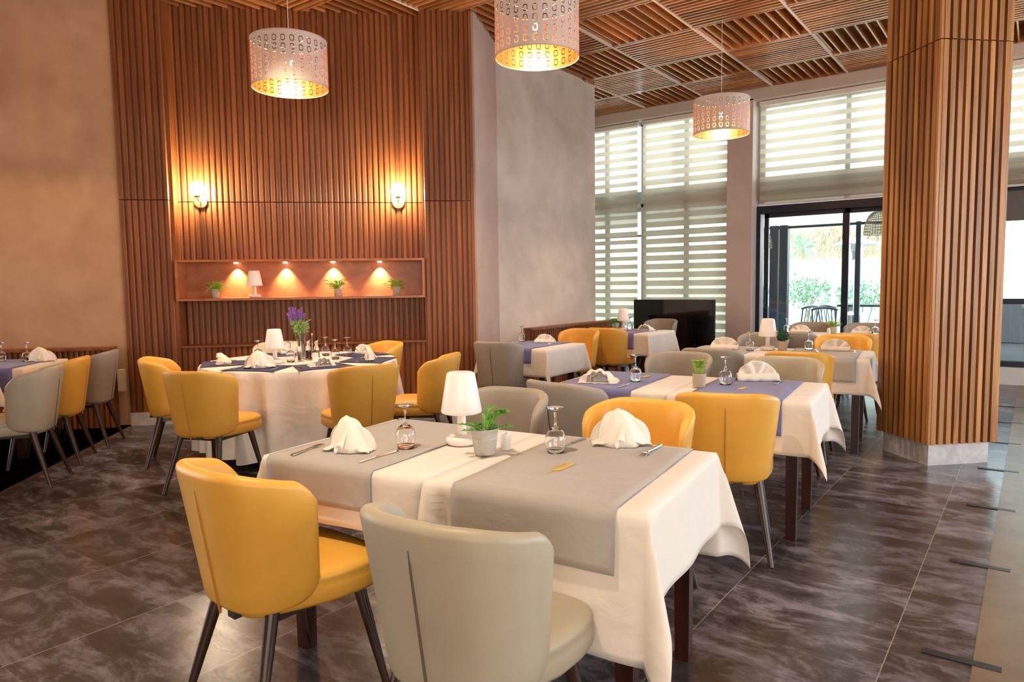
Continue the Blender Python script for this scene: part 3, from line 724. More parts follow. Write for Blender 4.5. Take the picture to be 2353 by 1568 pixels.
def runner(key, x0, x1, D_, hn, hf, m, label, seed, tw=None):
    o = runner_mb(x0, x1, D_, hn, hf, seed).build('table_runner', M[m], None, smooth='all', solid=.0014)
    o.location = L2W(key, 0, 0, ZT-.004); o.rotation_euler = (0, 0, FR[key][2])
    if tw: twig(o, tw[0], tw[1], .0065)
    return tag(o, label, 'table runner', 'cloth runners laid across the tables')
frame('A', -1.577, 1.967, 7); frame('B', -1.655, 3.985, 6.5); frame('C', -1.770, 6.20, 7); frame('D', -1.85, 8.43, 5)
frame('E', -4.05, 5.82, 3); frame('F', -4.06, 8.05, 0)
nm = {'A': 'near table with the grey runners', 'B': 'table with the blue runners', 'C': 'third table back by the column', 'D': 'far table by the glass door'}
for k in 'ABCD':
    table(k, -.365, .72, .75, 'left dark wooden table half of the '+nm[k]); table(k, .365, .72, .75, 'right dark wooden table half of the '+nm[k])
    cloth(k, -.365, .73, .76, (.26, 0, .21, .24), 'white cloth over the left half of the '+nm[k], ord(k), pleat=.33)
    cloth(k, .365, .73, .76, (0, .27, .42 if k == 'A' else .28, .40 if k == 'A' else .36), 'white cloth over the right half of the '+nm[k], ord(k)+7, pleat=-.34, A=18)
    m = {'A': 'matg', 'B': 'matb', 'C': 'matg', 'D': 'matg'}[k]; cn = {'A': 'grey', 'B': 'blue', 'C': 'grey', 'D': 'grey'}[k]
    runner(k, -.70, -.21, .76, .15, .12, m, cn+' cloth runner across the left half of the '+nm[k], ord(k), (-.33, .16) if k == 'B' else None)
    runner(k, .11, .60 if k == 'B' else .645, .76, .19, .14, m, cn+' cloth runner across the right half of the '+nm[k], ord(k)+3, {'A': (.33, -.10), 'B': (.33, -.10)}.get(k))
table('E', 0, .75, .75, 'small dark wooden table standing by the grey wall, nearer one'); table('F', 0, .75, .75, 'small dark wooden table beside the black screen')
cloth('E', 0, .76, .76, (.27, .27, .27, .27), 'white cloth on the small table by the grey wall, dark chair in front of it', 5)
cloth('F', 0, .76, .76, (.27, .27, .27, .27), 'white cloth on the small table beside the black screen', 6)
runner('E', -.30, .22, .76, .15, .12, 'matb', 'blue cloth runner on the small table by the grey wall', 5)
runner('F', -.30, .20, .76, .20, .12, 'matp', 'violet cloth runner on the small table beside the black screen', 6)
# far left tables (aligned with the diagonal wall)
frame('G', *(T*(-3.42)+NI*(D0+.97))[:2], 45); frame('H', *(T*(-3.50)+NI*(D0+1.98))[:2], 45)
for k, nme in (('G', 'far left table nearer the wall bench'), ('H', 'far left table at the very edge of the photo')):
    table(k, 0, .75, .75, 'dark wooden table under cloth, '+nme)
    cloth(k, 0, .76, .76, (.27, .27, .27, .27), 'white cloth on the '+nme, ord(k))
    runner(k, -.34, .31, .76, .20, .12, 'matb', 'blue cloth runner on the '+nme, ord(k))
# round table
RC = (-4.93, 3.67)
t = empty('round_table', (*RC, 0), 0, 'round table under a floor-length cream cloth in front of the lit niche', 'table')
b = MB(); b.lathe([(0, .715), (.765, .715), (.772, .722), (.772, .738), (.765, .744), (0, .744)], 48); b.build('tabletop', M['table_leg'], t)
b = MB(); b.lathe([(0, 0), (.27, 0), (.27, .03), (.06, .07), (.05, .70), (.12, .715)], 24); b.build('pedestal', M['table_leg'], t)
def round_cloth():
    b = MB(); rows = []; n = 220
    for (k, rad, z) in [(0, .02, 0), (0, .4, 0), (0, .70, 0), (0, .77, 0), (.0, .783, -.003), (.02, .790, -.012)]+[(i/12, .79, -.012-.67*i/12) for i in range(1, 13)]:
        row = []
        for i in range(n):
            g = 2*PI*i/n; f1 = math.sin(g*19+1.4*math.sin(g*2)+.6*math.sin(g*5)); w = (abs(f1)**.7*math.copysign(1, f1)*.8+.5*math.sin(g*27+1.3+math.sin(g*4)))*.058*min(1, k*1.5)**.8+.02*k
            zz = z*(1+.035*math.cos(2*g+.5)) if z < -.02 else z
            row.append(((rad+w)*math.cos(g), (rad+w)*math.sin(g), zz))
        rows.append(row)
    b.grid(rows[::-1], closeu=True); m = (len(rows)-1)*n; b.f.append(tuple(range(m, m+n))); b.r.append(.5); return b
o = round_cloth().build('tablecloth', M['cloth'], None, smooth=True, angle=60); o.location = (*RC, ZT-.004)
tag(o, 'cream floor-length cloth with soft folds on the round table', 'tablecloth')

# ------------------------------------------------------------------ table things
def make_glass():
    root = empty('wine_glass', (0, 0, 0))
    # stands upside down: the bowl's rim on the table, the foot on top
    out = [(.0295, 0), (.034, .018), (.0375, .040), (.0365, .058), (.029, .078), (.014, .090), (.0055, .096), (.004, .110), (.0038, .140), (.006, .152), (.018, .1585), (.033, .162), (.0335, .1645), (0, .1645)]
    inn = [(0, .0885), (.013, .0875), (.028, .0765), (.0353, .0575), (.0362, .040), (.0328, .018), (.0283, 0)]
    b = MB(); b.lathe(inn+out, 30); b.build('bowl', M['thin'], root, smooth='all'); return root
def make_lamp():
    root = empty('table_lamp', (0, 0, 0))
    b = MB(); b.lathe([(0, 0), (.056, 0), (.061, .004), (.062, .018), (.058, .027), (.045, .032), (.022, .034), (0, .034)], 32); b.build('base', M['whitep'], root, smooth='all')
    b = MB(); b.lathe([(0, .030), (.021, .032), (.018, .045), (.0165, .06), (.0165, .13), (0, .13)], 24); b.build('stem', M['whitep'], root, smooth='all')
    b = MB(); b.lathe([(0, .118), (.070, .118), (.077, .121), (.0785, .127), (.056, .262), (.052, .272), (.044, .276), (0, .277)], 40); b.build('lamp_shade', M['lampshade'], root, smooth='all'); return root
def make_lamp_niche():
    return make_lamp()
def fan_napkin(n=4, rad=.112, h=.088, lean=.35, seed=0, half=1.0):
    """pleated half-round fan standing on its straight edge"""
    rr = random.Random(seed); b = MB(); rows = []; m = n*2*4
    for side in (0, 1):
        rows = []
        for j in range(9):
            q = j/8; row = []
            for i in range(m+1):
                g = PI*(.03+.94*i/m); r = rad*(.10+.90*q)*(1+.025*math.sin(g*3+1+seed)*q)
                amp = .013*q; wv = math.sin(i/4*PI)*amp
                x = -math.cos(g)*r; z = math.sin(g)*r*h/rad*(1.0); y = wv-.012*math.sin(g)*q+(lean*z*.6 if side == 0 else -lean*z*.25-.012)
                if side: z *= .93; x *= .97; y = -y*.6-.028+.04*(z)
                row.append((x, -y, z+.004))
            rows.append(row)
        b.grid(rows)
    # folded band at the bottom
    band = []
    for i in range(17):
        x = -rad*.98+2*rad*.98*i/16; band.append([(x, -.030-.004*math.sin(i*1.3), .001), (x, -.037-.004*math.sin(i*1.3), .014), (x, -.020, .032), (x*.97, .008, .036), (x, .030, .002)])
    b.grid(band)
    return b
def crown_napkin(seed=0, s=1.0):
    """tall loosely folded napkin: a hooded cone, two wings and a rolled tail"""
    b = MB()
    rows = []                                   # hood
    for j in range(13):
        q = j/12; row = []
        for i in range(25):
            u = -1+2*i/24; w = .072*max(0, math.cos(q*PI/2))**.75+.022*(1-q)
            x = u*w+.004*math.sin(u*9+q*4+seed)-.012*q; z = .130*math.sin(q*PI/2)**.95*(1-.10*u*u)
            y = -.045*(1-q)*(1-abs(u))**.9+.03*q-.020+.010*math.cos(u*7)*(1-q)+.025*abs(u)**2
            row.append((x, y, z+.003))
        rows.append(row)
    b.grid(rows)
    rows = []                                   # rear sheet
    for j in range(11):
        q = j/10; row = []
        for i in range(25):
            u = -1+2*i/24; x = u*(.108*(1-q)**.75+.030*q)
            x = u*(.108*max(0, math.cos(q*PI/2))**.8+.010); z = .112*math.sin(q*PI/2)*(1-.12*abs(u)**1.5)+.004; y = .030+.018*math.sin(u*6+1)*(1-q)-.03*q
            row.append((x, y, z))
        rows.append(row)
    b.grid(rows)
    for sg in (-1, 1):                          # wings lying on the table
        rows = []
        for j in range(9):
            q = j/8; row = []
            for i in range(13):
                u = i/12; x = sg*(.015+.098*u); y = -.036+.075*q+.012*math.sin(u*5+seed); z = .004+.036*(1-u)**1.2*math.sin(PI*(.15+.7*q))+.010*math.sin(q*9+u*5)**2*(1-.3*u)
                row.append((x, y, z))
            rows.append(row)
        b.grid(rows)
    rows = []                                   # rolled tail in front
    for j in range(12):
        q = j/11; row = []
        for i in range(13):
            g = PI*1.5*i/12-.4; r = .006+.013*q
            row.append((.004+r*math.cos(g)-.018*q, -.030-.040*q+.2*r*math.sin(g), .074*(1-q)**1.2+r*(1+math.sin(g))*.8+.002))
        rows.append(row)
    b.grid(rows)
    if s != 1: b.v = [p*s for p in b.v]
    return b
def flat_napkin(seed=0):
    """napkin slumped on its side with a loose shell fold"""
    b = MB()
    for k in range(3):
        rows = []
        for j in range(10):
            q = j/9; row = []
            for i in range(25):
                g = PI*i/24; r = (.055+.045*q)*(1-.12*k); x = -math.cos(g)*r*1.15+.012*k; y = .02*k-.045+.055*q+.006*math.sin(g*8+k)
                z = math.sin(g)**.8*(.078-.016*k)*(1-(q-.35)**2*1.2)+.006*math.sin(g*10+q*3+seed)
                row.append((x, y, max(.002, z)))
            rows.append(row)
        b.grid(rows)
    rows = []
    for j in range(6):
        rows.append([(-.11+.22*i/16, -.055+.11*j/5, .002+.003*abs(math.sin(i*.9+j))) for i in range(17)])
    b.grid(rows); return b
GN = 'folded white napkins'
def napkin(kind, pos, rz, label, seed=0, scale=1.0, zs_=1.0):
    b = {'fan': lambda: fan_napkin(seed=seed), 'crown': lambda: crown_napkin(seed), 'flat': lambda: flat_napkin(seed)}[kind]()
    b.v = [Vector((p.x*scale, p.y*scale, p.z*scale*zs_)) for p in b.v]
    o = b.build('folded_napkin', M['napkin'], None, smooth='all', solid=.0022); o.location = pos; o.rotation_euler = (0, 0, R(rz)); return tag(o, label, 'napkin', GN)
def make_knife():
    root = empty('table_knife', (0, 0, 0))
    b = MB(); b.grid([[(-.10+.10*0, y, z) for y, z in ((-.005, .001), (.005, .001), (.006, .004), (-.006, .004))], [(.0, y, z) for y, z in ((-.006, .001), (.006, .001), (.007, .005), (-.007, .005))]], closeu=True)
    b.f += [(3, 2, 1, 0), (4, 5, 6, 7)]; b.r += [.5, .5]; b.build('handle', M['steel'], root, smooth=True)
    b = MB(); b.prism([(0, -.006), (.085, -.008), (.105, -.003), (.112, .005), (.0, .006)], .0015, .003); b.build('blade', M['steel'], root); return root
def make_fork():
    root = empty('table_fork', (0, 0, 0))
    b = MB(); b.tube([(-.10, 0, .003), (-.06, 0, .003), (0, 0, .004), (.035, 0, .006)], [.006, .005, .003, .003], 8); b.build('handle', M['steel'], root, smooth=True)
    b = MB(); b.prism([(.03, -.004), (.045, -.011), (.058, -.011), (.058, .011), (.045, .011), (.03, .004)], .004, .006)
    for k in range(4): y = -.0095+k*.0063; b.bar((.056, y, .005), (.095, y, .003), .0016, .001, 6)
    b.build('tines', M['steel'], root, smooth=True); return root
def plant_pot(kind):
    rr = random.Random({'fern': 3, 'clover': 5, 'ball': 8, 'grass': 11, 'trail': 13, 'bush': 17, 'bushp': 19}[kind])
    root = empty('potted_plant', (0, 0, 0))
    if kind in ('fern', 'trail', 'bush'):
        b = MB(); pr = [(0, 0), (.035, 0), (.038, .003), (.045, .055), (.0465, .060), (.045, .063), (.0475, .068), (.0462, .072), (.0485, .077), (.050, .090), (.052, .093), (.049, .095), (.047, .091), (.044, .075), (0, .075)]
        b.lathe(pr, 32); b.build('pot', M['pot_grey'], root, smooth=True, angle=50)
    else:
        b = MB(); b.lathe([(0, 0), (.034, 0), (.036, .003), (.039, .075), (.0395, .079), (.036, .079), (.034, .062), (0, .062)], 28); b.build('pot', M['pot_paper'], root, smooth=True, angle=50)
    z0 = .072 if kind in ('fern', 'trail', 'bush') else .06
    b = MB(); b.lathe([(0, z0+.006), (.035, z0+.004)], 20); b.build('soil', M['soil'], root)
    st = MB(); lf = MB()
    def leaf(p, d, ln, wd, up3=(0, 0, 1)):
        d = Vector(d).normalized(); s_ = d.cross(Vector(up3)); s_ = s_.normalized() if s_.length > .01 else Vector((1, 0, 0)); p = Vector(p); u3 = s_.cross(d)*.12*ln
        lf.cur = rr.random(); lf.add([p, p+d*ln*.35+s_*wd*.5+u3, p+d*ln*.8+s_*wd*.3+u3, p+d*ln, p+d*ln*.8-s_*wd*.3+u3, p+d*ln*.35-s_*wd*.5+u3, p+d*ln*.45-u3*.3], [(0, 1, 6), (1, 2, 6), (2, 3, 6), (3, 4, 6), (4, 5, 6), (5, 0, 6)])
    if kind in ('fern', 'trail', 'bush', 'bushp'):
        big = kind[0] == 'b'
        for k in range(15 if kind == 'fern' else 38 if big else 22):
            g = rr.uniform(0, 2*PI); rch = rr.uniform(.03, .13 if big else .10); hh = rr.uniform(.02, .11 if big else .095); p0 = Vector((rr.uniform(-.015, .015), rr.uniform(-.015, .015), z0))
            drop = 0 if kind in ('fern', 'bushp') else rr.uniform(0, .06)
            pts = [p0+Vector((math.cos(g)*rch*q, math.sin(g)*rch*q, hh*(1-(1-q)**2)-drop*q*q)) for q in [i/7 for i in range(8)]]
            st.tube(pts, .0011, 5)
            for i in range(2, 8):
                d = pts[i]-pts[i-1]
                for sg in (-1, 1):
                    n_ = d.normalized().cross(Vector((0, 0, 1))); leaf(pts[i], d.normalized()*.7+n_*sg*.9+Vector((0, 0, .15)), rr.uniform(.018, .030), .009)
            leaf(pts[-1], pts[-1]-pts[-2], .026, .009)
    elif kind == 'clover':
        for k in range(46):
            g = rr.uniform(0, 2*PI); r0 = rr.uniform(0, .024); r1 = r0*1.5+rr.uniform(0, .012); h = rr.uniform(.11, .15)
            p = Vector((math.cos(g)*r1, math.sin(g)*r1, h)); st.bar((math.cos(g)*r0, math.sin(g)*r0, z0), p, .001, .0008, 5)
            for q in range(3): a = g+q*2.1; leaf(p, (math.cos(a), math.sin(a), .35), .018, .017)
    elif kind == 'ball':
        for k in range(420):
            d = Vector((rr.gauss(0, 1), rr.gauss(0, 1), rr.gauss(0, 1))).normalized(); p = Vector((0, 0, .125))+Vector((d.x*.052, d.y*.052, d.z*.048))*rr.uniform(.72, 1); leaf(p, d+Vector((rr.gauss(0, .5), rr.gauss(0, .5), rr.gauss(0, .5))), .014, .008)
        lf.lathe([(0, .082), (.03, .092), (.042, .125), (.03, .157), (0, .167)], 14)
        for k in range(5): g = rr.uniform(-.6, .6); q = Vector((.055+.025*k/5, .01*g, .10+.02*g)); st.bar((.0, 0, .09), q, .001, .0007, 5); leaf(q, (1, g, .2), .02, .008)
        st.bar((0, 0, z0), (0, 0, .1), .003, .003, 6)
    else:
        for k in range(80):
            g = rr.uniform(0, 2*PI); rch = rr.uniform(.01, .085); hh = rr.uniform(.03, .075)
            pts = [Vector((math.cos(g)*rch*q, math.sin(g)*rch*q, z0+hh*math.sin(q*PI*.62))) for q in (0, .35, .7, 1)]
            st.tube(pts, .0011, 4)
            for i in (1, 2, 3):
                for sg in (-1, 1): leaf(pts[i], (math.cos(g+sg), math.sin(g+sg), .5), .016, .007)
    lm = {'fern': 'leaf', 'trail': 'leaf', 'clover': 'leaf_l', 'ball': 'leaf_d', 'grass': 'leaf_l', 'bush': 'leaf_l', 'bushp': 'leaf_l'}[kind]
    st.build('stems', M[lm], root); lf.build('foliage', M[lm], root); return root
def salt():
    root = empty('salt_shaker', (0, 0, 0)); b = MB()
    b.lathe([(0, 0), (.018, 0), (.0195, .003), (.019, .045), (.018, .052), (0, .052)], 24); b.build('body', M['ceramic'], root, smooth=True)
    b = MB(); b.lathe([(.018, .052), (.0175, .060), (.012, .067), (0, .070)], 24); b.build('cap', M['ceramic'], root, smooth='all'); return root
GG = 'upturned wine glasses'; GC = 'cutlery on the tables'
def put(key, builder, pos, rz, label, cat, group=None): return place(key, builder, pos, R(rz), label, cat, group)
def glass_at(x, y, label, z=ZT): return put('glass', make_glass, (x, y, z), 0, label, 'wine glass', GG)
def lamp_at(x, y, label, z=ZT): return put('lamp', make_lamp, (x, y, z), rnd.uniform(0, 360), label, 'lamp', 'small white table lamps')
def knife(x, y, rz, label, z=ZT+.001): return put('knife', make_knife, (x, y, z), rz, label, 'knife', GC)
def fork(x, y, rz, label, z=ZT+.001): return put('fork', make_fork, (x, y, z), rz, label, 'fork', GC)
def pot_at(kind, x, y, rz, label, z=ZT): return put('pot_'+kind, lambda: plant_pot(kind), (x, y, z), rz, label, 'potted plant', 'small potted plants')
# near table
glass_at(-1.877, 1.852, 'upturned wine glass left of the white lamp on the near table')
glass_at(-1.370, 2.101, 'large upturned wine glass right of the white lamp on the near table')
lamp_at(-1.756, 2.034, 'white table lamp on the near table, the largest of the white lamps')
pot_at('fern', -1.572, 1.946, 200, 'bright green leafy sprigs in a ribbed zinc pot on the near table')
t = put('salt', salt, (-1.552, 2.045, ZT), 0, 'small white salt shaker beside the zinc pot on the near table', 'salt shaker')
napkin('crown', (-2.020, 1.700, ZT), 20, 'tall loosely folded napkin at the left end of the near table', 1, .84, 1.18)
napkin('crown', (-1.225, 2.330, ZT), 34, 'tall hooded napkin in front of the yellow chair on the near table', 4, .97, 1.08)
knife(-1.858, 1.700, 95, 'steel knife right of the left napkin on the near table'); fork(-2.160, 1.625, 108, 'steel fork left of the left napkin on the near table')
knife(-1.392, 2.25, 272, 'steel knife left of the hooded napkin on the near table'); fork(-1.090, 2.30, 275, 'steel fork right of the hooded napkin on the near table')
# blue-runner table
pot_at('clover', -1.546, 3.899, 0, 'lime green clover-like plant in a brown paper pot on the blue-runner table')
glass_at(-1.957, 3.909, 'upturned wine glass at the left end of the blue-runner table'); glass_at(-1.449, 4.060, 'upturned wine glass right of the clover pot on the blue-runner table')
napkin('flat', (-2.127, 3.750, ZT), 20, 'slumped shell-folded napkin at the left end of the blue-runner table', 2, 1.1)
napkin('fan', (-1.340, 4.300, ZT), 30, 'pleated fan napkin at the right of the blue-runner table', 3, 1.12, 1.2)
knife(-1.93, 3.72, 95, 'steel knife right of the slumped napkin on the blue-runner table'); knife(-1.458, 4.25, 275, 'steel knife left of the fan napkin on the blue-runner table')
fork(-1.20, 4.26, 275, 'steel fork right of the fan napkin on the blue-runner table')
# third table
lamp_at(-1.880, 6.318, 'white table lamp beside the dark round plant, before the glass door')
pot_at('ball', -1.765, 6.36, 0, 'dark green ball-shaped plant in a brown pot next to the white lamp')
glass_at(-1.990, 6.173, 'upturned wine glass left of the lamp on the third table'); glass_at(-1.568, 6.45, 'upturned wine glass right of the dark round plant')
napkin('fan', (-2.213, 6.17, ZT), 15, 'pleated fan napkin left of the lamp on the third table, half behind a grey chair', 5, 1.1, 1.15); napkin('fan', (-1.356, 6.47, ZT), 12, 'pleated fan napkin at the right of the third table near the column', 6, 1.05, 1.1)
knife(-1.479, 6.36, 290, 'steel knife left of the right fan napkin on the third table'); fork(-1.195, 6.42, 280, 'steel fork right of the right fan napkin on the third table')
knife(-2.04, 6.02, 120, 'steel knife near the left glass on the third table')
# far table
napkin('fan', (-2.175, 8.56, ZT), 12, 'small pinkish fan napkin at the left of the far table by the glass door', 7); napkin('fan', (-1.535, 8.62, ZT), 8, 'small pinkish fan napkin at the right of the far table, beside the column', 8)
glass_at(-2.33, 8.56, 'upturned wine glass left of the left fan napkin on the far table'); glass_at(-1.40, 8.60, 'upturned wine glass on the far table cut off by the column')
pot_at('grass', -1.83, 8.60, 0, 'spiky light green plant in a brown pot on the far table')
put('salt', salt, (-1.845, 8.45, ZT), 0, 'small white salt shaker before the plant on the far table', 'salt shaker')
# small tables at the grey wall
glass_at(-4.36, 6.05, 'upturned wine glass on the small table by the grey wall'); napkin('fan', (-4.04, 6.02, ZT), 15, 'rounded folded napkin on the small table by the grey wall', 9); fork(-3.93, 5.98, 280, 'steel fork on the small table by the grey wall')
pot_at('trail', -4.33, 8.08, 40, 'leafy green plant in a grey pot on the table beside the black screen'); lamp_at(-4.24, 8.12, 'white table lamp on the small table in front of the striped blind')
glass_at(-4.16, 8.15, 'upturned wine glass beside the lamp on the table by the black screen'); napkin('flat', (-3.96, 8.18, ZT), 10, 'rounded napkin on the table in front of the black screen', 10); fork(-3.88, 8.2, 275, 'steel fork on the table by the black screen')
# far left tables
glass_at(-6.984, 2.373, 'upturned wine glass on the far left table'); glass_at(-7.195, 2.254, 'upturned wine glass cut off by the left edge of the photo'); napkin('crown', (-6.868, 2.438, ZT), 60, 'upright folded napkin on the far left table', 12, .95)
# round table
def mat_quad(a, label, rin=.40, rout=.765, w=.235):
    g = R(a); d = Vector((math.cos(g), math.sin(g))); n = Vector((-d.y, d.x)); c = Vector(RC)
    b = MB(); P = [c+d*rout+n*w*.95, c+d*rout-n*w*.95, c+d*rin-n*w*.72, c+d*rin+n*w*.72]
    b.prism([(p.x, p.y) for p in P], ZT+.0, ZT+.003); o = b.build('placemat', M['matn'], None); return tag(o, label, 'placemat', 'navy placemats on the round table')
seats = [(237, 'left, by the yellow chair that faces right'), (293, 'in front at the left, under the pointed napkin'), (338, 'in front at the right, under the low napkin'), (28, 'at the right, beside the profile chair'), (80, 'at the far right'), (150, 'at the back behind the lamp')]
for k, (a, l) in enumerate(seats):
    mat_quad(a, 'navy placemat on the round table, '+l)
    g = R(a); d = Vector((math.cos(g), math.sin(g))); n = Vector((-d.y, d.x)); c = Vector(RC)
    p = c+d*.60
    napkin(['flat', 'crown', 'flat', 'crown', 'fan', 'fan'][k], (p.x, p.y, ZT+.003), a+90+(25 if k in (1, 3) else 0), 'folded napkin on the round table, '+l, 20+k, [1.05, 1.0, .95, .85, 1.0, 1.0][k])
    for sg, fn, nn_ in ((1, knife, 'knife'), (-1, fork, 'fork')):
        q = c+d*.60+n*.165*sg; fn(q.x, q.y, a+180, 'steel '+nn_+' on the round table, '+l, ZT+.0035)
for x, y, l in ((-5.266, 3.49, 'left of the white lamp, near the slumped napkin'), (-4.876, 3.53, 'right in front of the white lamp stem'), (-5.048, 4.023, 'behind the yellow oil bottle'), (-4.729, 3.868, 'nearest of the three right of the oil bottle'), (-4.841, 4.094, 'rightmost of the three right of the oil bottle')):
    glass_at(x, y, 'upturned wine glass on the round table, '+l)
lamp_at(-4.90, 3.40, 'white table lamp on the round table')
# lavender vase
t = empty('flower_vase', (-5.02, 3.75, ZT), 0, 'clear glass vase of purple lavender on the round table', 'vase')
b = MB(); b.lathe([(0, 0), (.034, 0), (.035, .004), (.033, .10), (.040, .215), (.0375, .215), (.030, .10), (.031, .012), (0, .012)], 28); b.build('vase_body', M['glass'], t, smooth=True, angle=50)
st = MB(); lf = MB(); fw = MB(); rr = random.Random(4)
def leaf2(mb, p, d, ln, wd):
    d = Vector(d).normalized(); s_ = d.cross(Vector((0, 0, 1))); s_ = s_.normalized() if s_.length > .01 else Vector((1, 0, 0)); p = Vector(p); mb.cur = rr.random()
    u3 = s_.cross(d)*.15*ln
    mb.add([p, p+d*ln*.4+s_*wd*.5+u3, p+d*ln, p+d*ln*.4-s_*wd*.5+u3, p+d*ln*.45-u3*.3], [(0, 1, 4), (1, 2, 4), (2, 3, 4), (3, 0, 4)])
for k in range(13):
    g = rr.uniform(0, 2*PI); sp = rr.uniform(.02, .085); top = rr.uniform(.325, .385)
    p1 = Vector((math.cos(g)*.012, math.sin(g)*.012, .02)); p3 = Vector((math.cos(g)*sp-.028, math.sin(g)*sp-.01, top)); p2 = (p1+p3)/2-Vector((math.cos(g), math.sin(g), 0))*.01
    st.tube([p1, p2, p3], .0016, 6); ax = (p3-p2).normalized()
    for q in range(26):
        t_ = q/26; c_ = p3-ax*.030+ax*.080*t_; a = q*2.4; r = .017*(1-t_)**.6+.002; n1 = ax.orthogonal().normalized(); n2 = ax.cross(n1)
        o_ = n1*math.cos(a)*r+n2*math.sin(a)*r; leaf2(fw, c_, o_+ax*.006, .020, .013)
for k in range(190):
    g = rr.uniform(0, 2*PI); z = rr.uniform(.20, .32); r = rr.uniform(.005, .03+.42*(z-.2)); leaf2(lf, (math.cos(g)*r-.01*(z-.2)*10, math.sin(g)*r, z), (math.cos(g), math.sin(g), rr.uniform(-.3, .9)), .038, .014)
st.build('stems', M['leaf'], t); lf.build('foliage', simple('sage_leaf', (.40, .55, .22), .6, var=.3, vscale=50), t); fw.build('lavender_flowers', M['lav'], t)
# oil and vinegar stand
t = empty('cruet_set', (-4.89, 3.76, ZT), R(40), 'steel oil and vinegar stand with two glass bottles on the round table', 'cruet set')
b = MB(); b.lathe([(0, 0), (.062, 0), (.066, .004), (.062, .010), (0, .010)], 30); b.bar((0, 0, .01), (0, 0, .205), .0035); b.lathe([(0, .0), (.009, .006), (.010, .016), (0, .026)], 14, cz=.2)
b.build('stand', M['chrome'], t, smooth=True)
for sx, mm, nme in ((.034, 'oil', 'yellow olive oil'), (-.034, 'vinegar', 'brown vinegar')):
    b = MB(); b.lathe([(0, .010), (.022, .010), (.024, .014), (.024, .095), (.015, .112), (.013, .128), (0, .128)], 24, cx=sx); o = b.build('bottle', M['pane' if 0 else 'glass'], t, smooth=True, angle=50)
    b = MB(); b.lathe([(0, .013), (.0205, .013), (.0205, .072), (0, .072)], 20, cx=sx); q = b.build('liquid', M[mm], o, smooth=True); q['label'] = nme
    b = MB(); b.lathe([(.014, .126), (.016, .130), (.014, .150), (.005, .158), (0, .158)], 18, cx=sx); b.bar((sx, 0, .15), (sx+.02, 0, .165), .004, .003); b.build('spout_cap', M['chrome'], o, smooth=True)
t = empty('toothpick_glass', (-4.87, 3.62, ZT), 0, 'little glass tumbler with a folded paper tissue on the round table', 'glass')
b = MB(); b.lathe([(0, 0), (.024, 0), (.030, .075), (.028, .075), (.0225, .004), (0, .004)], 24); b.build('tumbler', M['glass'], t, smooth=True, angle=50)
b = MB(); b.grid([[(x*(1-.3*q), .008*math.sin(i*2.1)-.01+.02*q*((i % 3)-1), .006+.115*q) for i, x in enumerate([-.018+.006*k for k in range(7)])] for q in (0, .4, .8, 1)]); b.build('paper_tissue', M['napkin'], t, solid=.001)
t = empty('small_cup', (-4.70, 3.64, ZT), 0, 'small plain white cup beside the cruet stand on the round table', 'cup')
b = MB(); b.lathe([(0, 0), (.024, 0), (.0255, .003), (.026, .072), (.0235, .072), (.023, .006), (0, .006)], 24); b.build('cup_body', M['ceramic'], t, smooth=True, angle=50)
# niche shelf
zs = 1.2605
def on_shelf(s, w=-.13): p = wp(s, w); return p.x, p.y
x, y = on_shelf(-1.928); pot_at('bush', x, y, 20, 'leafy plant in a grey pot at the left end of the lit niche', zs)
x, y = on_shelf(-1.541); lamp_at(x, y, 'white table lamp standing in the lit niche', zs)
x, y = on_shelf(-.709); pot_at('bushp', x, y, 0, 'spiky lime plant in a brown pot in the middle of the lit niche', zs)
x, y = on_shelf(-.104); pot_at('bush', x, y, 190, 'bushy plant in a grey pot at the right end of the lit niche', zs)
# wall sconces
def sconce(s, label):
    p = wp(s, -.172, 2.235); t = empty('wall_sconce', p, 0, label, 'wall lamp', 'globe sconces on the slatted wall')
    n = NI; b = MB(); b.bar(n*0, n*.016, .062, .062, 32); b.build('back_plate', M['brass'], t, smooth=True)
    b = MB(); c = n*.13; b.tube([n*.015, n*.06, n*.10+Vector((0, 0, .003)), c+Vector((0, 0, .02)), c+Vector((0, 0, .045))], .006); b.bar(c+Vector((0, 0, .028)), c+Vector((0, 0, .045)), .026, .032, 20); b.build('arm', M['brass'], t, smooth=True)
    b = MB(); r = .075; b.lathe([(r*math.sin(PI*i/16), -r*math.cos(PI*i/16)) for i in range(17)], 32, cx=c.x, cy=c.y, cz=.11); g = b.build('glass_globe', M['globe'], t, smooth='all')
    g.visible_shadow = True
    l = lamp('sconce_light', 'POINT', p+n*.13+Vector((0, 0, .11)), 95, (1, .82, .57), .03)
    return t, p
SC = [sconce(-2.035, 'left globe wall lamp on a round brass plate'), sconce(-.062, 'right globe wall lamp on a round brass plate')]
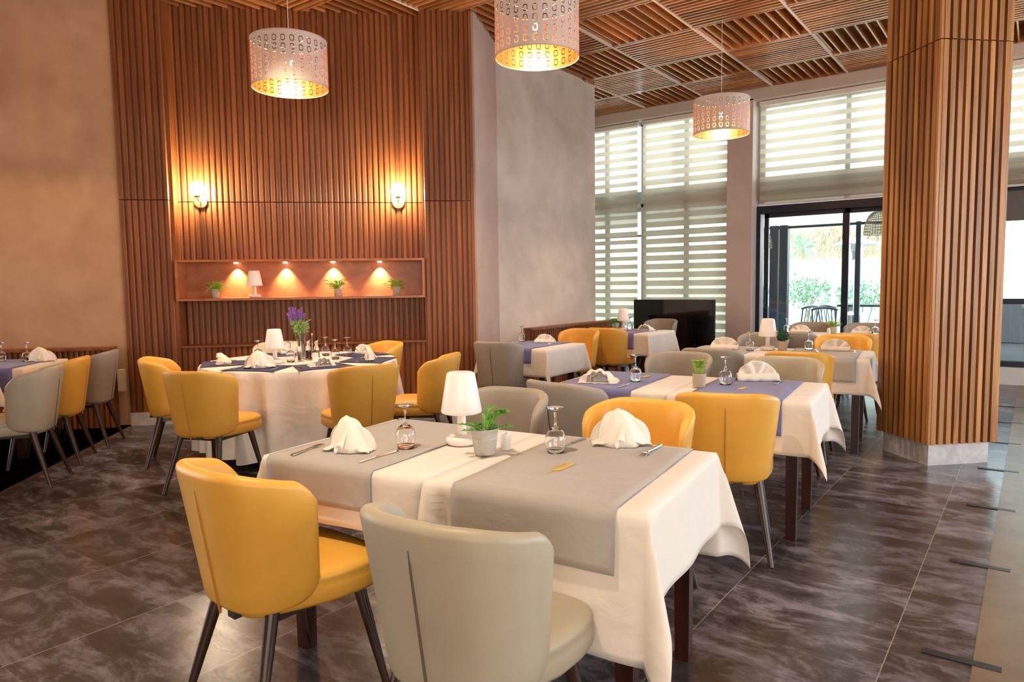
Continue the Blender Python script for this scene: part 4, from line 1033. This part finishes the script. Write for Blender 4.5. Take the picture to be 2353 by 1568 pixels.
# pendants
def make_pendant():
    root = empty('pendant_lamp', (0, 0, 0)); r = .295
    b = MB(); b.lathe([(r, -.185), (r, .185)], 96); b.build('drum_shade', M['perf'], root, smooth='all')
    b = MB(); b.lathe([(r-.002, -.187), (r+.003, -.187), (r+.003, -.181), (r-.002, -.181)], 64, closed=True); b.build('lower_rim', M['shade_rim'], root, smooth=True)
    b = MB(); b.lathe([(r-.002, .181), (r+.003, .181), (r+.003, .187), (r-.002, .187)], 64, closed=True); b.build('upper_rim', M['shade_rim'], root, smooth=True)
    b = MB()
    for k in range(3): g = 2*PI*k/3; b.bar((0, 0, .12), (math.cos(g)*r, math.sin(g)*r, .175), .0025)
    b.bar((0, 0, .05), (0, 0, .15), .02, .02, 16); b.build('socket', M['whitep'], root, smooth=True)
    b = MB(); b.lathe([(.03*math.sin(PI*i/12), -.03*math.cos(PI*i/12)) for i in range(13)], 20, cz=.02); b.build('bulb', M['bulb'], root, smooth='all')
    b = MB(); b.bar((0, 0, .15), (0, 0, 1.06), .003, .003, 8); b.build('cord', M['whitep'], root)
    return root
for (x, y, l) in ((-4.856, 3.614, 'perforated drum pendant hanging over the round table'), (-2.881, 4.227, 'perforated drum pendant cut off by the top edge of the photo'), (-2.80, 7.631, 'smallest perforated drum pendant, hanging before the window blinds'), (-6.75, 1.75, 'perforated drum pendant over the far left tables, just outside the photo')):
    place('pendant', make_pendant, (x, y, 3.13), 0, l, 'pendant lamp', 'perforated drum pendants')
    lamp('pendant_light', 'POINT', (x, y, 3.13-.06), 34 if x < -6 else 40, (1, .56, .27), .035)
# black screen
t = empty('television', (-4.47, 10.2, 0), 0, 'large black glossy screen standing on the floor before the blinds', 'television')
b = MB(); b.box(-.66, .66, -.02, .03, .30, 1.09); b.build('casing', M['blackp'], t, bevel=.005)
b = MB(); b.box(-.652, .652, -.024, -.019, .315, 1.082); b.build('screen', M['black'], t)
b = MB(); b.box(-.66, .66, -.012, .02, .0, .30); b.box(-.5, .5, -.15, .18, 0, .02); b.build('stand', M['black'], t)
# blinds
def blind(x0, x1, z0, z1, label, y=10.78, m='blind'):
    t = empty('roller_blind', ((x0+x1)/2, y, z1), 0, label, 'window blind', 'striped roller blinds'); hw = (x1-x0)/2; h = z1-z0
    b = MB(); b.grid([[(-hw, 0, -h), (hw, 0, -h)], [(-hw, 0, -.05), (hw, 0, -.05)]]); b.build('fabric', M[m], t)
    b = MB(); b.box(-hw-.01, hw+.01, -.03, .05, -.06, .0); b.build('head_rail', M['whitep'], t)
    b = MB(); b.box(-hw, hw, -.010, .012, -h-.025, -h); b.build('bottom_bar', M['whitep'], t); return t
blind(-6.90, -5.36, .28, 3.99, 'striped blind left of the white window mullion'); blind(-5.26, -3.83, .28, 3.99, 'striped blind right of the white window mullion, behind the black screen', m='blind_narrow')
blind(-3.36, -1.05, 2.50, 3.99, 'striped blind above the glass door'); blind(-.93, 2.2, 2.50, 3.99, 'striped blind right of the slatted column')

# ------------------------------------------------------------------ outdoors
b = MB(); b.box(-14, 14, 11.1, 40, -.12, -.02); struct(b.build('floor_terrace', plaster('terrace_paving', (.55, .55, .52), (.66, .66, .62), 2)))
b = MB(); b.box(-9, 8, 11.1, 14.0, 2.56, 2.9); struct(b.build('trim_terrace_roof', M['white']))
b = MB(); b.box(-9, 8, 13.98, 14.05, 2.34, 2.385); 
for x in (-2.59, -.55): b.box(x-.04, x+.04, 13.97, 14.05, 0, 2.4)
for x in (-4.05, -3.87): b.box(x-.075, x+.075, 13.9, 14.05, 0, 2.4)
struct(b.build('trim_terrace_frame', M['frame']))
b = MB(); b.box(-14, 14, 18.0, 18.25, 0, 1.78); b.box(-14, 14, 17.96, 18.29, 1.78, 1.84); struct(b.build('wall_garden', M['white']))
def bush(x, y, z0, z1, w, n, m, label, seed, name='garden_shrub'):
    r2 = random.Random(seed); t = empty(name, (x, y, 0), 0, label, 'shrub', 'shrubs along the garden wall'); lf = MB(); st = MB()
    for k in range(n):
        a = max(-.44, min(.44, r2.gauss(0, 1)*.4*w)); h = r2.triangular(z0, z1, (z0+z1)/2); d = Vector((r2.gauss(0, 1), r2.gauss(0, 1), r2.gauss(0, 1))); p = Vector((a, r2.gauss(0, .16), h)); d.normalize(); s_ = d.orthogonal().normalized(); l_ = r2.uniform(.05, .12); lf.cur = r2.random()
        lf.add([p, p+d*l_*.5+s_*l_*.3, p+d*l_, p+d*l_*.5-s_*l_*.3], [(0, 1, 2, 3)])
    for k in range(5): st.tube([(r2.gauss(0, .05), 0, 0), (max(-.4, min(.4, r2.gauss(0, .2*w))), 0, z0*.6), (max(-.4, min(.4, r2.gauss(0, .4*w))), 0, z1*.9)], .012, 6)
    st.build('stems', simple('stem_bark', (.30, .26, .18), .8) if 'stem' not in M else M['stem'], t); lf.build('foliage', M[m], t); return t
M['stem'] = simple('stem_bark', (.30, .26, .18), .8); M['gleaf'] = simple('garden_leaf', (.30, .46, .30), .6, var=.35, vscale=20)
bush(-5.45, 17.4, .5, 1.45, .5, 420, 'gleaf', 'leafy green shrub seen through the left pane of the door', 1); bush(-4.3, 17.5, .75, 1.5, .75, 620, 'gleaf', 'wide green shrub in the middle of the door view', 2)
bush(-3.2, 17.5, .7, 1.4, .7, 480, 'gleaf', 'green shrub left of the patio heater pole', 3); bush(-2.15, 17.4, .6, 1.6, .6, 450, 'gleaf', 'green shrub right of the patio heater, beside the column', 4)
# thatched roof and palm beyond the garden wall
t = empty('thatched_roof', (-5.2, 21.5, 0), 0, 'dry palm thatch hanging beyond the white garden wall', 'thatch'); b = MB(); r2 = random.Random(9)
for k in range(900):
    x = r2.uniform(-1.9, 3.4); z = r2.uniform(2.1, 3.0); b.cur = r2.random(); l_ = r2.uniform(.25, .55); dx = r2.gauss(-.12, .1); b.bar((x, r2.uniform(-.2, .2), z), (x+dx, r2.uniform(-.3, .1), z-l_), .012, .002, 4)
b.build('thatch', plaster('dry_thatch', (.42, .33, .20), (.66, .56, .40), 8), t)
b = MB(); b.box(-1.9, 3.5, .1, 1.2, 1.9, 3.6); b.build('roof_core', M['pot_paper'], t)
b = MB(); b.box(-1.7, -1.6, .2, .3, 0, 2); b.box(3.2, 3.3, .2, .3, 0, 2); b.build('post', M['pot_paper'], t)
t = empty('palm_plant', (-4.85, 19.2, 0), 0, 'slim spiky palm standing beyond the garden wall', 'palm'); b = MB()
b.tube([(0, 0, 0), (.03, 0, 1.0), (0, 0, 2.15)], [.07, .06, .05]); b.build('trunk', M['stem'], t, smooth=True); b = MB()
for k in range(46):
    g = r2.uniform(0, 2*PI); e = r2.uniform(-.7, 1.2); l_ = r2.uniform(.4, .7); d = Vector((math.cos(g)*math.cos(e), math.sin(g)*math.cos(e), math.sin(e))); p = Vector((0, 0, 2.2)); s_ = d.orthogonal().normalized()*.03
    b.add([p-s_*.3, p+d*l_*.5+s_, p+d*l_+Vector((0, 0, -.15*l_)), p+d*l_*.5-s_], [(0, 1, 2, 3)])
b.build('fronds', M['gleaf'], t)
# patio heater
t = empty('patio_heater', (-2.72, 14.5, 0), 0, 'mushroom shaped patio heater outside the glass door', 'patio heater'); 
b = MB(); b.lathe([(0, 2.16), (.10, 2.13), (.42, 2.02), (.43, 2.005), (.42, 2.0), (.1, 2.09), (0, 2.10)], 36); b.build('reflector', M['steel'], t, smooth=True)
b = MB(); b.lathe([(.09, 1.72), (.11, 1.74), (.13, 1.98), (.08, 2.08), (0, 2.08)], 24); b.lathe([(0, 1.72), (.09, 1.72)], 24); b.build('burner', M['steel'], t, smooth=True)
b = MB(); b.bar((0, 0, .7), (0, 0, 1.75), .03, .03, 16); b.build('pole', M['steel'], t, smooth=True); b = MB(); b.lathe([(0, 0), (.23, 0), (.23, .06), (.2, .7), (.1, .76), (0, .76)], 30); b.build('base', M['steel'], t, smooth=True)
# wicker pendants under the terrace roof
def wicker(x, y, z, label):
    t = empty('wicker_pendant', (x, y, z), 0, label, 'pendant lamp', 'wicker pendants on the terrace'); b = MB(); n = 34
    prof = [(.02+.20*math.sin(q*PI/2)**.8, .36*(math.cos(q*PI/2))) for q in [i/12 for i in range(13)]]
    for (r, h) in prof: b.tube([(r*math.cos(2*PI*k/28), r*math.sin(2*PI*k/28), h) for k in range(29)], .006, 5)
    for k in range(n): g = 2*PI*k/n; b.tube([(r*math.cos(g), r*math.sin(g), h) for r, h in prof], .004, 4)
    b.build('wicker_shade', simple('wicker', (.30, .24, .17), .8) if 'wick' not in M else M['wick'], t); b = MB(); b.bar((0, 0, .36), (0, 0, 2.56-z), .004); b.build('cord', M['blackp'], t)
M['wick'] = simple('wicker', (.30, .24, .17), .8)
wicker(-3.93, 12.6, 1.93, 'wicker dome pendant outside at the left edge of the door glass'); wicker(-2.0, 12.4, 2.06, 'wicker dome pendant outside, beside the slatted column')
# terrace furniture
def make_terrace_chair():
    root = empty('terrace_chair', (0, 0, 0)); b = MB(); b.box(-.21, .21, -.2, .2, .43, .455); b.build('seat', M['frame'], root, bevel=.008)
    for sx in (-1, 1):
        for yy in (-.17, .17):
            b = MB(); b.bar((sx*.18, yy, .44), (sx*.20, yy*1.15, 0), .014, .011); b.build('leg', M['frame'], root, smooth=True)
        b = MB(); b.bar((sx*.19, -.18, .44), (sx*.21, -.25, .82), .012); b.build('back_post', M['frame'], root, smooth=True)
    b = MB(); b.tube([(-.22, -.22, .80), (-.12, -.27, .83), (0, -.285, .84), (.12, -.27, .83), (.22, -.22, .80)], .022, 8); b.build('top_rail', M['frame'], root, smooth=True)
    b = MB()
    for k in range(4): x = -.12+.08*k; b.bar((x, -.18, .45), (x*1.1, -.27, .82), .006)
    b.build('spindle_rack', M['frame'], root); return root
for x, y, r_, l in ((-3.78, 14.9, 60, 'dark spindle chair outside, left of the patio heater'), (-3.2, 14.3, 10, 'dark spindle chair outside with its curved back to the room, left of the door stile'), (-3.25, 15.4, -30, 'dark spindle chair outside behind the curved back chair'), (-1.95, 15.3, 90, 'dark spindle chair outside at the right, by the terrace table')):
    place('tchair', make_terrace_chair, (x, y, 0), R(r_), l, 'chair', 'dark chairs on the terrace')
t = empty('terrace_table', (-2.8, 16.2, 0), 0, 'dark table on the terrace behind the patio heater', 'table'); b = MB(); b.box(-.5, .5, -.4, .4, .80, .84); b.build('tabletop', M['frame'], t); b = MB(); b.box(-.36, -.30, -.3, .3, 0, .80); b.box(.30, .36, -.3, .3, 0, .80); b.build('trestle', M['frame'], t)
t = empty('lounge_chair', (-4.65, 14.6, 0), R(20), 'pale blue upholstered armchair outside at the left edge of the door', 'armchair')
M['pale'] = simple('pale_blue_fabric', (.42, .50, .62), .8)
b = MB(); b.box(-.35, .35, -.35, .35, .22, .44); b.build('seat', M['pale'], t, bevel=.04); b = MB(); b.box(-.35, .35, -.42, -.28, .30, .86); b.build('backrest', M['pale'], t, bevel=.04)
for sx in (-1, 1):
    b = MB(); b.box(sx*.35-.04, sx*.35+.04, -.38, .33, .22, .6); b.build('armrest', M['pale'], t, bevel=.02)
    for yy in (-.3, .3): b = MB(); b.bar((sx*.3, yy, .24), (sx*.32, yy, 0), .02, .014); b.build('leg', M['frame'], t)
